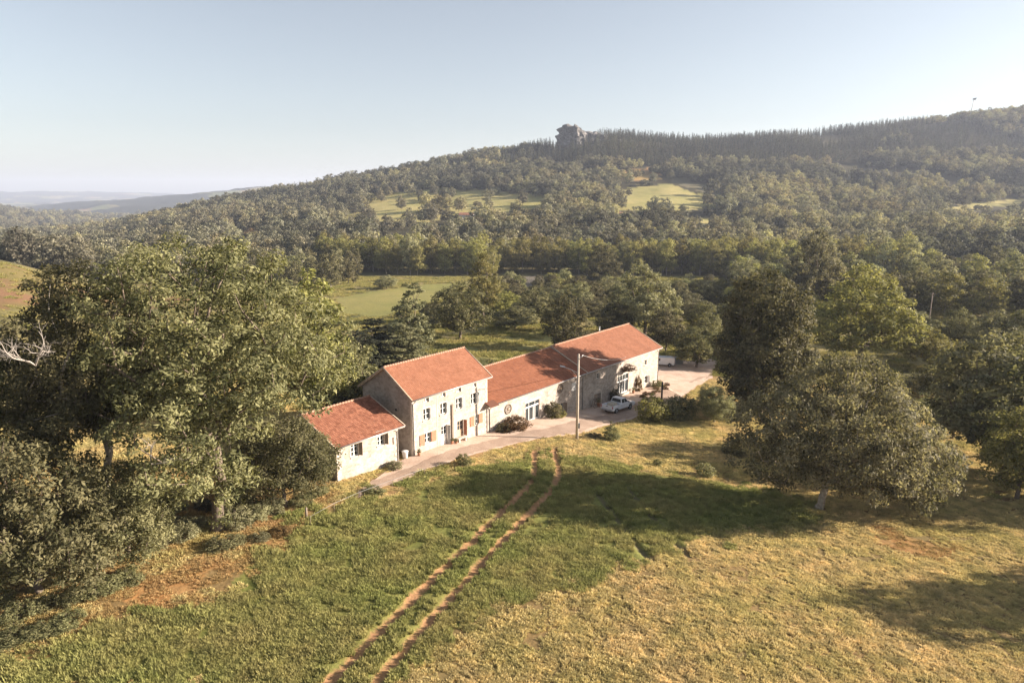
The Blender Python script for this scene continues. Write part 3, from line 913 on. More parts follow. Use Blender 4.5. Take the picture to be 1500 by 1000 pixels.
T_wide = [tree_meshes('spreading_tree', [(0, 0, 11, 7.2, 6.8, 6), (5, 0, 7.6, 4.6, 4.4, 4), (-5, 1, 8, 4.6, 4.6, 4.4), (.5, -4.2, 7.6, 4.6, 4, 4.2), (1, 1, 15.5, 4, 4, 3.8)], 230, 1.2, 70, .56, .5,
                      fork=(.4, 0, 4.6), r0=.42, seed=s, zmin=1.4, mats=('bark', 'leaf')) for s in (51, 52)]
T_bush = [tree_meshes('bush', [(0, 0, 1.5, 1.7, 1.6, 1.5), (.9, .3, 1.1, 1.1, 1.1, 1.1), (-.9, -.2, 1.2, 1.1, 1.1, 1.1)], 60, .5, 55, .24, .5, fork=(0, 0, .5), r0=.07, seed=s, zmin=.1,
                      mats=('bark', 'leaf'), minbranch=.012) for s in (61, 62)]
T_cone = tree_meshes('cone_shrub', [(0, 0, 1.0, 1.15, 1.15, 1.1), (0, 0, 2.0, .8, .8, 1.0), (0, 0, 2.9, .42, .42, .8)], 60, .42, 50, .22, .45, fork=(0, 0, .4), r0=.06, seed=66, zmin=.1, mats=('bark', 'leaf'), minbranch=.012)
T_belt = [joined('belt_tree', *tree_meshes('belt', [(0, 0, 9.2, 3.9, 3.9, 5.6), (1.8, .6, 5.4, 2.8, 2.8, 3.8), (-1.8, -.4, 5.8, 2.8, 2.8, 4.2), (.2, 0, 13.2, 2.2, 2.2, 2.8)], 74, 1.25, 46, .62, .6, fork=(0, 0, 3.6), r0=.2, seed=s,
          zmin=.7, mats=('bark_pale', 'leaf_belt'), minbranch=.06)) for s in (71, 72, 73, 74)]
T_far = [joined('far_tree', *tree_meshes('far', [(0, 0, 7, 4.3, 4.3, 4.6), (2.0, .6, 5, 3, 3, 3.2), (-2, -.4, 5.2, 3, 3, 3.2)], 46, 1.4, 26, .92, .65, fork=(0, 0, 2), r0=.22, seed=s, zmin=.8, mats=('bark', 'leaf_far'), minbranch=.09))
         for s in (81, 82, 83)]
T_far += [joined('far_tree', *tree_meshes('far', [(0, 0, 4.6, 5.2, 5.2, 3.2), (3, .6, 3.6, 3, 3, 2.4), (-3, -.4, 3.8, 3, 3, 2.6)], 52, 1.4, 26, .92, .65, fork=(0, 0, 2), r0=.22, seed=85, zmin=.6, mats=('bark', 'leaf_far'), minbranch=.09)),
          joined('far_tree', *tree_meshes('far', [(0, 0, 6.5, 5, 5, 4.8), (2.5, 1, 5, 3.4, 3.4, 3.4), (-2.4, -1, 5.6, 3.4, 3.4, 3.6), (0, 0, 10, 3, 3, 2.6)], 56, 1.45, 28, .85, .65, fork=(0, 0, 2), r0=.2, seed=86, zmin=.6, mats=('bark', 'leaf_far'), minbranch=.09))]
T_pine = [tree_meshes('pine', [(0, 0, 5.5, 4.2, 4.2, 4.6), (.4, 0, 10, 3.2, 3.2, 4.4), (-.2, .2, 14.2, 2.0, 2.0, 3.4), (1.6, .8, 4, 3, 3, 3), (-1.8, -.6, 4.4, 3, 3, 3)], 150, 1.0, 64, .52, .5, fork=(0, 0, 8), r0=.26, seed=s, zmin=.8, mats=('bark', 'needle_pale'), flat=.38, droop=.1) for s in (91, 92)]
T_dense = tree_meshes('dense_chestnut', [(0, 0, 9.5, 6.4, 6.2, 8.6), (2.6, 0, 6.5, 4.6, 4.6, 5.6), (-2.8, .4, 7, 4.6, 4.6, 5.8), (.4, 0, 14.6, 5.6, 5.6, 5.4), (0, -3, 7, 4.4, 3.6, 5.6)], 400, 1.15, 110, .44, .5, fork=(0, 0, 5), r0=.4, seed=55, zmin=.7, mats=('bark', 'leaf'), droop=.6, shell=.66)
T_spruce = [conifer_mesh('spruce', 17, 3.9, 11, 11, s, 'needle', 1.5, fill=6) for s in (95, 96)]
J_spruce = [joined('spruce_tree', *m) for m in T_spruce]

# ------------------------------------------------------------------ buildings (local frame: x along the front, y into the house, z up)
def front_wall(mb, x0, x1, zb, ztop, openings, y=0.0, depth=.28, sgn=1):
    """wall sheet with real openings and their reveals; ztop(x) is the wall head"""
    xs = sorted({x0, x1, *[q for o in openings for q in o[:2]], *np.arange(x0 + 1.5, x1 - .5, 2.0).tolist()})
    zs0 = sorted({q for o in openings for q in o[2:4]})
    for xa, xb in zip(xs[:-1], xs[1:]):
        if xb - xa < 1e-4: continue
        xm = (xa + xb) / 2
        zz = [zb] + [z for z in zs0 if zb < z < ztop(xm) - .02] + [None]
        for za, zc in zip(zz[:-1], zz[1:]):
            ta, tb = (ztop(xa), ztop(xb)) if zc is None else (zc, zc)
            zm = (za + (ta + tb) / 2) / 2
            if any(o[0] - 1e-6 <= xa and xb <= o[1] + 1e-6 and o[2] < zm < o[3] for o in openings): continue
            mb.add([(xa, y, za), (xb, y, za), (xb, y, tb), (xa, y, ta)], [(0, 1, 2, 3)])
    for a, b, c, d in openings:
        e = y + sgn * depth
        mb.add([(a, y, c), (a, e, c), (a, e, d), (a, y, d)], [(0, 1, 2, 3)])
        mb.add([(b, y, c), (b, e, c), (b, e, d), (b, y, d)], [(0, 1, 2, 3)])
        mb.add([(a, y, d), (b, y, d), (b, e, d), (a, e, d)], [(0, 1, 2, 3)])
        mb.add([(a, y, c), (b, y, c), (b, e, c), (a, e, c)], [(0, 1, 2, 3)])

def shell(parent, L, Wd, zb, zf, zr, yr, openings, mat, side_mat, side_open=()):
    """front wall, gables and back wall of one building; zf, zr: head of the front wall and ridge height along x"""
    mb = MB(); front_wall(mb, 0, L, zb, zf, openings)
    f = mb.build('wall', mat, parent)
    mb = MB()
    for x in (0, L):
        back = zf(x)
        mb.add([(x, 0, zb), (x, Wd, zb), (x, Wd, back), (x, yr, zr(x) - .1), (x, 0, zf(x))], [(0, 1, 2, 3, 4)])
    mb.add([(0, Wd, zb), (L, Wd, zb), (L, Wd, zf(L)), (0, Wd, zf(0))], [(0, 1, 2, 3)])
    s = mb.build('side_wall', side_mat, parent)
    return f, s

def roof_slope(mb, x0, x1, ye, ze, yr, zr, courses, jit, sx=1.0, seed=0):
    """courses of tiles from eave (ye, ze(x)) to ridge (yr, zr(x)), each lapping the one below"""
    rg = np.random.default_rng(seed)
    nx = max(2, int((x1 - x0) / sx)); xs = np.linspace(x0, x1, nx + 1)
    Ls = math.hypot(yr - ye, zr(x0) - ze(x0))
    sag = lambda x: -.05 * math.sin(PI * (x - x0) / (x1 - x0)) * jit / .015
    wob = [[rg.normal(0, jit) for _ in xs] for _ in range(courses + 1)]
    def P(f, x, k, lift):
        return (x, ye + (yr - ye) * f, ze(x) + (zr(x) - ze(x)) * f + lift + wob[k][int(round((x - x0) / (x1 - x0) * nx))] * .6 + sag(x) * f)
    for c in range(courses):
        f0, f1 = c / courses, (c + 1) / courses
        for a, b in zip(xs[:-1], xs[1:]):
            vs = [P(f0, a, c, .055), P(f0, b, c, .055), P(f1, b, c + 1, .012), P(f1, a, c + 1, .012), P(f0, a, c, -.0), P(f0, b, c, -.0)]
            v0, v1 = c * .34 + .006, c * .34 + .345; u = [(a, v0), (b, v0), (b, v1), (a, v1)]
            mb.add(vs, [(0, 1, 2, 3), (4, 5, 1, 0)], False, [u, [(a, v0), (b, v0), (b, v0 + .01), (a, v0 + .01)]])
    # boarding below
    vs = [(x0, ye, ze(x0) - .16), (x1, ye, ze(x1) - .16), (x1, yr, zr(x1) - .16), (x0, yr, zr(x0) - .16)]
    mb.cur = 1; mb.add(vs, [(3, 2, 1, 0)])
    # verges
    for x in (x0, x1):
        e = .06 if x == x1 else -.06
        mb.add([(x, ye, ze(x) - .16), (x, yr, zr(x) - .16), (x, yr, zr(x) + .06), (x, ye, ze(x) + .06)], [(0, 1, 2, 3)])
        mb.tube([(x, ye, ze(x) + .05), (x, yr, zr(x) + .05)], .07, 6)
    mb.add([(x0, ye, ze(x0) - .16), (x1, ye, ze(x1) - .16), (x1, ye, ze(x1) + .0), (x0, ye, ze(x0) + .0)], [(0, 1, 2, 3)])
    mb.cur = 0

def roof(parent, x0, x1, yf, zef, yr, zr, yb, tile, courses, jit, seed):
    mb = MB()
    roof_slope(mb, x0, x1, yf, zef, yr, zr, courses, jit, 1.0, seed)
    roof_slope(mb, x0, x1, yb, zef, yr, zr, courses, jit, 1.0, seed + 1)
    r = mb.build('roof', [M[tile], M['wood_trim']], parent)
    mb = MB(); x = x0; rg = random.Random(seed)
    while x < x1 - .05:
        e = min(x + .42, x1)
        z0, z1 = zr(x), zr(e)
        mb.tube([(x, yr, z0 + .035 + rg.uniform(-.012, .012)), (e + .03, yr, z1 + .055)], [.115, .135], 8)
        x += .40
    mb.build('ridge_cap', M['ridge'], r)
    return r

def gutter(parent, x0, x1, y, zf):
    mb = MB(); mb.tube([(x0, y, zf(x0)), (x1, y, zf(x1))], .075, 8)
    mb.build('gutter', M['zinc'], parent)

def downpipe(parent, x, y, ztop, zbot, yg=-.5):
    mb = MB(); mb.tube([(x, yg, ztop), (x, yg, ztop - .1), (x, y, ztop - .55), (x, y, zbot)], .055, 8)
    for z in np.arange(zbot + .6, ztop - .8, 1.5): mb.tube([(x, y, z), (x, y, z + .06)], .075, 8)
    mb.build('downpipe', M['zinc'], parent)

def window(parent, a, b, c, d, y=.16, cols=2, rows=3, surround=True, bar=.028, fr=.06, sill=True, mat='white', open_leaf=0):
    """frame with glazing bars, glass behind, stone sill"""
    mb = MB()
    a2, b2, c2, d2 = a + .01, b - .01, c + .01, d - .01
    mb.box(a2, a2 + fr, y, y + .07, c2, d2); mb.box(b2 - fr, b2, y, y + .07, c2, d2)
    mb.box(a2 + fr, b2 - fr, y, y + .07, c2, c2 + fr); mb.box(a2 + fr, b2 - fr, y, y + .07, d2 - fr, d2)
    n = cols
    for i in range(1, n):
        x = a2 + (b2 - a2) * i / n; k = .05 if n == 2 else bar
        mb.box(x - k, x + k, y - .003, y + .06, c2 + fr, d2 - fr)
    for j in range(1, rows):
        z = c2 + (d2 - c2) * j / rows
        mb.box(a2 + fr, b2 - fr, y + .004, y + .05, z - bar, z + bar)
    w_ = mb.build('window', M[mat], parent)
    mb = MB(); mb.box(a2 + .01, b2 - .01, y + .035, y + .05, c2 + .01, d2 - .01); mb.build('pane', M['glass'], w_)
    if sill:
        mb = MB(); mb.box(a - .12, b + .12, -.09, .14, c - .12, c + .004); mb.build('sill', M['quoin'], w_)
    if surround:
        mb = MB()
        mb.box(a - .16, b + .16, -.025, .05, d, d + .20)
        for z0 in np.arange(c, d - .05, .3):
            e = .20 if int(z0 * 10) % 2 else .13
            mb.box(a - e, a, -.022, .05, z0, min(z0 + .29, d)); mb.box(b, b + e, -.022, .05, z0, min(z0 + .29, d))
        mb.build('surround', M['quoin'], w_)
    if open_leaf:
        # casement standing open into the light, hinged on the right jamb
        mb = MB(); wl = (b - a) * .46
        th = math.radians(60)
        def q(u, t, z): return (b - .05 - u * math.cos(th) + t * math.sin(th), .10 - u * math.sin(th) - t * math.cos(th), z)
        def bar_(u0, u1, z0, z1): mb.hexa([q(u0, 0, z0), q(u1, 0, z0), q(u1, .04, z0), q(u0, .04, z0), q(u0, 0, z1), q(u1, 0, z1), q(u1, .04, z1), q(u0, .04, z1)])
        bar_(0, .06, c2, d2); bar_(wl - .06, wl, c2, d2); bar_(.06, wl - .06, c2, c2 + .06); bar_(.06, wl - .06, d2 - .06, d2)
        bar_(.06, wl - .06, (c2 + d2) / 2 - .02, (c2 + d2) / 2 + .02)
        mb.build('open_casement', M[mat], w_)
    return w_

def shutter(parent, a, b, c, d, mat='shutter', ajar=0.0, hinge='l', label=None):
    mb = MB(); n = 5
    th = math.radians(ajar); w_ = b - a
    def q(u, t, z):
        if hinge == 'l': return (a + u * math.cos(th) - t * math.sin(th), -.035 - u * math.sin(th) - t * math.cos(th), z)
        return (b - u * math.cos(th) + t * math.sin(th), -.035 - u * math.sin(th) - t * math.cos(th), z)
    for i in range(n):
        u0, u1 = w_ * i / n + .004, w_ * (i + 1) / n - .004
        mb.hexa([q(u0, 0, c), q(u1, 0, c), q(u1, .035, c), q(u0, .035, c), q(u0, 0, d), q(u1, 0, d), q(u1, .035, d), q(u0, .035, d)])
    for z in (c + .2, d - .28):
        mb.hexa([q(.03, .035, z), q(w_ - .03, .035, z), q(w_ - .03, .06, z), q(.03, .06, z), q(.03, .035, z + .09), q(w_ - .03, .035, z + .09), q(w_ - .03, .06, z + .09), q(.03, .06, z + .09)])
    s = mb.build('shutter', M[mat], parent)
    if label: s['label'] = label
    return s

def quoins(parent, x, z0, z1, y=0.0, side=1):
    mb = MB(); z = z0; i = 0
    while z < z1 - .1:
        e = .5 if i % 2 else .28
        h = min(.34, z1 - z)
        xa, xb = (x, x + e) if side > 0 else (x - e, x)
        mb.box(xa - .02, xb + .02, y - .025, y + .30, z, z + h - .015)
        z += .34; i += 1
    mb.build('quoins', M['quoin'], parent)

# ---- the small outbuilding
ax, ay = fw(-10.6)
annex = empty('outbuilding', (ax, ay, 0), ANG, 'small stone outbuilding with weathered red tiles and two windows, left of the farmhouse', 'building')
AL, AW = 8.35, 11.2
azf = lambda x: 4.1; azr = lambda x: 6.35
shell(annex, AL, AW, -1.8, azf, azr, 5.6, [(1.86, 2.82, 2.3, 3.8), (5.43, 6.39, 2.5, 4.0 - .02), (7.55, 7.75, 2.05, 2.9)], M['stone'], M['stone_side'])
roof(annex, -.3, AL + .75, -.42, lambda x: 3.98, 5.6, azr, AW + .4, 'tile_old', 19, .02, 5)
window(annex, 1.86, 2.82, 2.3, 3.8, cols=2, rows=3); window(annex, 5.43, 6.39, 2.5, 3.98, cols=2, rows=3)
shutter(annex, 2.84, 3.30, 2.3, 3.8, 'oldwood', 62, 'l', 'dark shutter standing open'); shutter(annex, 6.41, 6.87, 2.5, 3.95, 'oldwood', 62, 'l', 'dark shutter standing open')
mb = MB(); mb.box(7.57, 7.73, .2, .24, 2.07, 2.88); mb.build('vent_slit', M['glass'], annex)
gutter(annex, -.25, AL + .7, -.5, lambda x: 3.98); downpipe(annex, AL - .12, -.07, 3.98, -.9)
quoins(annex, 0, -1.0, 4.0, side=1); quoins(annex, AL, -1.0, 4.0, side=-1)

# ---- the farmhouse
house = empty('farmhouse', (FO[0], FO[1], 0), ANG, 'three storey pale stone farmhouse with reddish shutters between outbuilding and long barn', 'house')
HL, HW = 13.05, 8.8
hzf = lambda x: 6.75; hzr = lambda x: 9.75
ops = [(1.98, 2.72, 5.75, 6.5), (4.78, 5.48, 5.75, 6.5), (7.46, 8.18, 5.75, 6.5), (10.35, 11.0, 5.75, 6.5)]
fl = [(1.75, 2.85, 3.62, 5.0), (4.52, 5.62, 3.62, 5.0), (7.22, 8.32, 3.62, 5.0), (9.92, 11.02, 3.62, 5.0)]
gr = [(1.86, 2.88, .72, 1.98), (10.6, 11.35, .78, 2.02)]
drs = [(4.62, 5.6, -.35, 2.15), (7.42, 8.5, -.7, 2.05)]
shell(house, HL, HW, -2.2, hzf, hzr, 4.4, ops + fl + gr + drs, M['stone_house'], M['stone_side'])
rf = roof(house, -.35, HL + .45, -.5, lambda x: 6.62, 4.4, hzr, HW + .5, 'tile', 19, .009, 12)
for o in ops: window(house, *o, cols=2, rows=1, sill=False)
for o in fl: window(house, *o, cols=2, rows=2, open_leaf=1)
for o in gr: window(house, *o, cols=2, rows=2)
shutter(house, 1.05, 1.84, .68, 1.98); shutter(house, 2.92, 3.72, .68, 1.98)
shutter(house, 9.72, 10.45, .72, 2.0); shutter(house, 11.37, 12.08, .74, 2.04)
for o in fl:
    shutter(house, o[1] + .02, o[1] + .46, o[2] + .02, o[3] - .02, 'shutter_grey', 10, 'l', 'pale grey shutter standing open')
def door(parent, a, b, c, d, mat, glazed, label=None):
    mb = MB(); y = .14
    mb.box(a + .02, b - .02, y, y + .06, c, d - .02)
    zc = c + .55 * (d - c)
    for k in range(2):
        xa = a + .08 + k * (b - a - .08) / 2; xb = xa + (b - a - .24) / 2
        mb.box(xa, xb, y - .02, y + .01, c + .12, zc - .08)
    dr = mb.build('door', M[mat], parent)
    if label: dr['label'] = label
    if glazed:
        mb = MB()
        for k in range(2):
            xa = a + .09 + k * (b - a - .10) / 2; xb = xa + (b - a - .26) / 2
            mb.box(xa, xb, y - .012, y + .01, zc + .05, (zc + d) / 2 - .03); mb.box(xa, xb, y - .012, y + .01, (zc + d) / 2 + .02, d - .12)
        mb.build('pane', M['glass'], dr)
    mb = MB(); mb.tube([(b - .14, y - .07, c + 1.05), (b - .14, y, c + 1.05)], .03, 6); mb.box(b - .22, b - .1, y - .09, y - .07, c + 1.03, c + 1.07)
    mb.build('handle', M['zinc'], dr)
    mb = MB(); mb.box(a - .2, b + .2, -.35, .13, c - .5, c - .004); mb.build('doorstep', M['quoin'], dr)
    return dr
door(house, 4.62, 5.6, -.35, 2.15, 'white', True, 'white half glazed door')
door(house, 7.42, 8.5, -.7, 2.05, 'door_wood', True, 'pale brown wooden door')
shutter(house, 8.53, 9.0, -.6, 2.05, 'shutter', 70, 'l'); shutter(house, 5.62, 6.05, -.25, 2.1, 'shutter_grey', 70, 'l', 'grey door shutter standing open')
gutter(house, -.3, HL + .4, -.58, lambda x: 6.62)
downpipe(house, .12, -.07, 6.6, -.4, -.55); downpipe(house, HL - .12, -.07, 2.3, -1.3, -.1)
quoins(house, 0, -.8, 6.5, side=1); quoins(house, HL, -1.6, 6.5, side=-1)
mb = MB(); mb.box(6.36, 6.62, -.16, -.003, -.6, 4.4); mb.box(6.30, 6.68, -.2, -.004, 4.4, 4.5); mb.build('flue', M['oldwood'], house)
mb = MB(); mb.box(3.92, 4.0, -.03, -.004, -.2, 6.4); mb.build('cable_duct', M['shutter_grey'], house)
mb = MB()
mb.prism([(-1.1, 2.75), (-1.1, 2.82), (.0, 3.25), (.0, 3.15)], 0, 12.55, 14.2); mb.build('porch_roof', M['tile'], house)
mb = MB(); mb.box(2.6, 2.85, -.0, .03, 4.3, 4.5)
# small vent in the shaded gable
mb = MB(); mb.box(-.03, .02, 2.6, 2.9, 4.7, 5.0); mb.build('gable_vent', M['plastic'], house)

# ---- the long barn
bx, by = fw(13.1)
barn = empty('barn', (bx, by, 0), ANG, 'long low stone barn with red tiled roof and tall glazed doors, right of the farmhouse', 'building')
BL, BW = 47.3, 13.4
bzf = lambda x: 2.88 - .0105 * x
bzr1 = lambda x: 5.45 + .004 * x; bzr2 = lambda x: 5.72 + .004 * (x - 23)
bwin = (16.1, 17.3, -2.5, -.95); d1 = (8.0, 11.2, -1.75, 1.05); d2 = (32.9, 36.5, -3.5, -.25)
uw1 = (26.4, 27.15, .75, 1.6); uw2 = (42.0, 42.8, -.0, .85); w2 = (42.0, 43.2, -3.45, -2.15); ar = (25.7, 27.7, -3.75, -1.75)
shell(barn, BL, BW, -6.6, bzf, lambda x: bzr1(x) if x < 1 else bzr2(x), 6.7, [bwin, d1, d2, uw1, uw2, w2, ar], M['stone'], M['stone_side'])
roof(barn, .02, 23.0, -.45, lambda x: bzf(x) - .14, 6.7, bzr1, BW + .45, 'tile_red', 26, .012, 21)
roof(barn, 23.0, BL + .5, -.45, lambda x: bzf(x) - .12, 6.7, bzr2, BW + .45, 'tile', 26, .009, 31)
window(barn, *bwin, cols=2, rows=1); window(barn, *uw1, cols=1, rows=2, sill=False); window(barn, *uw2, cols=1, rows=2); window(barn, *w2, cols=2, rows=2)
shutter(barn, 17.35, 17.8, -2.5, -.95, 'oldwood', 55, 'l', 'dark shutter standing open')
shutter(barn, 43.22, 43.7, -3.4, -2.2, 'shutter_grey', 35, 'l', 'pale grey shutter standing open')
def glazed_door(parent, o, cols, transom, bars):
    a, b, c, d = o; y = .12; mb = MB(); fr = .09
    mb.box(a, a + fr, y, y + .09, c, d); mb.box(b - fr, b, y, y + .09, c, d); mb.box(a + fr, b - fr, y, y + .09, d - fr, d)
    zt = d - transom; mb.box(a + fr, b - fr, y - .01, y + .08, zt - .10, zt + .10)
    n = len(cols)
    for i, f in enumerate(cols):
        x = a + (b - a) * f; mb.box(x - .055, x + .055, y - .004, y + .07, c, zt - .1)
    for f in bars:
        x = a + (b - a) * f; mb.box(x - .03, x + .03, y + .002, y + .06, zt + .1, d - fr)
    mb.box(a + fr, b - fr, y, y + .06, c, c + .14)
    w_ = mb.build('glazed_door', M['white'], parent)
    mb = MB(); mb.box(a + .02, b - .02, y + .04, y + .055, c + .02, d - .02); mb.build('pane', M['glass'], w_)
    mb = MB(); mb.box(a - .05, b + .05, -.3, .11, c - .35, c - .002); mb.build('doorstep', M['quoin'], w_)
    mb = MB(); k = 9
    for i in range(k):
        x0 = a - .3 + (b - a + .6) * i / k; x1 = a - .3 + (b - a + .6) * (i + 1) / k
        mb.box(x0 + .01, x1 - .01, -.03, .04, d + .005, d + .36 + .05 * math.sin(PI * (i + .5) / k))
    mb.build('lintel', M['quoin'], w_)
    return w_
glazed_door(barn, d1, [.28, .60, .72], .72, [.28, .72]); glazed_door(barn, d2, [.26, .5, .74], 1.05, [.25, .5, .75])
# arched stable door
mb = MB(); cx = 26.7; pts = [(cx + 1.0 * math.cos(t), -1.95 + .75 * math.sin(t)) for t in np.linspace(0, PI, 15)]
for i in range(14):
    p, q = pts[i], pts[i + 1]; s = 1.33
    P = (cx + (p[0] - cx) * s, -1.95 + (p[1] + 1.95) * s + .02); Q = (cx + (q[0] - cx) * s, -1.95 + (q[1] + 1.95) * s + .02)
    mb.hexa([(p[0], -.03, p[1]), (q[0], -.03, q[1]), (q[0], .06, q[1]), (p[0], .06, p[1]), (P[0], -.03, P[1]), (Q[0], -.03, Q[1]), (Q[0], .06, Q[1]), (P[0], .06, P[1])])
for x in (cx - 1.3, cx + 1.02): mb.box(x, x + .28, -.028, .06, -3.75, -1.95)
mb.build('door_arch', M['quoin'], barn)
mb = MB()
for i in range(6): mb.box(25.72 + i * .33, 25.72 + i * .33 + .32, .18, .24, -3.75, -1.76)
ad = mb.build('door', M['oldwood'], barn)
ad['label'] = 'dark wooden stable door under an arch'
mb = MB(); mb.box(27.3, 27.42, .13, .18, -2.9, -2.8); mb.build('handle', M['zinc'], ad)
gutter(barn, .3, BL + .45, -.53, lambda x: bzf(x) - .14)
downpipe(barn, 22.3, -.07, 2.45, -3.4, -.5); downpipe(barn, .35, -.07, 2.7, -1.2, -.5); downpipe(barn, BL - .1, -.07, 2.1, -4.8, -.5)
quoins(barn, BL, -5.2, 2.2, side=-1)
mb = MB(); mb.box(19.3, 20.4, -.012, .01, .3, 1.55); mb.build('plaster_patch', M['plaster'], barn)
for x, z in ((27.2 - 13.1 + 9.5, 4.9),):
    pass
mb = MB(); mb.tube([(38.6, 7.4, 5.0), (38.6, 7.4, 6.45)], .10, 8); mb.tube([(38.6, 7.4, 6.45), (38.6, 7.4, 6.56)], .16, 8); mb.build('flue', M['zinc'], barn)

def on_front(s, out, z=None, dz=0.0):
    """world point in front of the facades: s along them from the farmhouse's near corner, out towards the lane"""
    x, y = fw(s, -out)
    return (x, y, (h1(x, y) if z is None else z) + dz)

# ---- wheels hung on the barn front
def wagon_wheel(loc, r, label, tilt=0.0):
    o = empty('wagon_wheel', loc, ANG, label, 'wheel', 'old wagon wheels on the barn front')
    mb = MB(); k = 28
    ring = lambda rad: [(rad * math.cos(2 * PI * i / k), -.06, rad * math.sin(2 * PI * i / k)) for i in range(k)]
    mb.tube(ring(r), .055, 6, closed=True); mb.build('rim', M['oldwood'], o)
    mb = MB()
    for i in range(12):
        t = 2 * PI * i / 12
        mb.tube([(.1 * math.cos(t), -.06, .1 * math.sin(t)), (r * math.cos(t), -.06, r * math.sin(t))], .026, 5)
    mb.build('spokes', M['oldwood'], o)
    mb = MB(); mb.tube([(0, -.16, 0), (0, -.12, 0), (0, .0, 0)], [.08, .13, .13], 10); mb.build('hub', M['door_wood'], o)
    if tilt: o.rotation_euler[0] = tilt
    return o
wagon_wheel(on_front(17.25, .02, 1.25), .66, 'old wooden wagon wheel on the sunlit barn wall above the reddish bush')
wagon_wheel(on_front(29.4, .02, 1.42), .62, 'old wooden wagon wheel high on the shaded barn wall above a small window')
p = on_front(38.3, .55); wagon_wheel((p[0], p[1], p[2] + .72), .78, 'old wooden wagon wheel leaning on the wall beside the arched stable door', math.radians(-14))

# ------------------------------------------------------------------ vehicles (x forwards, origin on the ground)
def wheel(parent, x, y, r=.36, w_=.22):
    sg = 1 if y > 0 else -1
    o = bpy.data.objects.new('wheel', None); COL.objects.link(o); o.parent = parent; o.location = (x, y, r)
    mb = MB(); k = 24; pr = [(.0, -w_ / 2, .62), (.0, -w_ / 2, .93), (.0, -w_ / 2 + .04, 1.0), (.0, w_ / 2 - .04, 1.0), (.0, w_ / 2, .93), (.0, w_ / 2, .62)]
    vs = [(q[2] * r * math.cos(2 * PI * i / k), q[1], q[2] * r * math.sin(2 * PI * i / k)) for i in range(k) for q in pr]
    n = len(pr); fs = [(i * n + j, i * n + (j + 1) % n, ((i + 1) % k) * n + (j + 1) % n, ((i + 1) % k) * n + j) for i in range(k) for j in range(n)]
    mb.add(vs, fs, True); mb.build('tyre', M['rubber'], o)
    mb = MB(); yy = sg * w_ * .40
    mb.tube([(0, yy - sg * .05, 0), (0, yy, 0)], [r * .60, r * .64], 20)
    for i in range(5):
        t = 2 * PI * i / 5; mb.tube([(0, yy + sg * .01, 0), (r * .55 * math.cos(t), yy + sg * .012, r * .55 * math.sin(t))], [.05, .035], 5)
    mb.build('rim', M['rim'], o)
    return o

def arch(x, r, z0, n=8):
    return [(x + r * math.cos(t), z0 + r * math.sin(t) * 1.02) for t in np.linspace(PI, 0, n)]

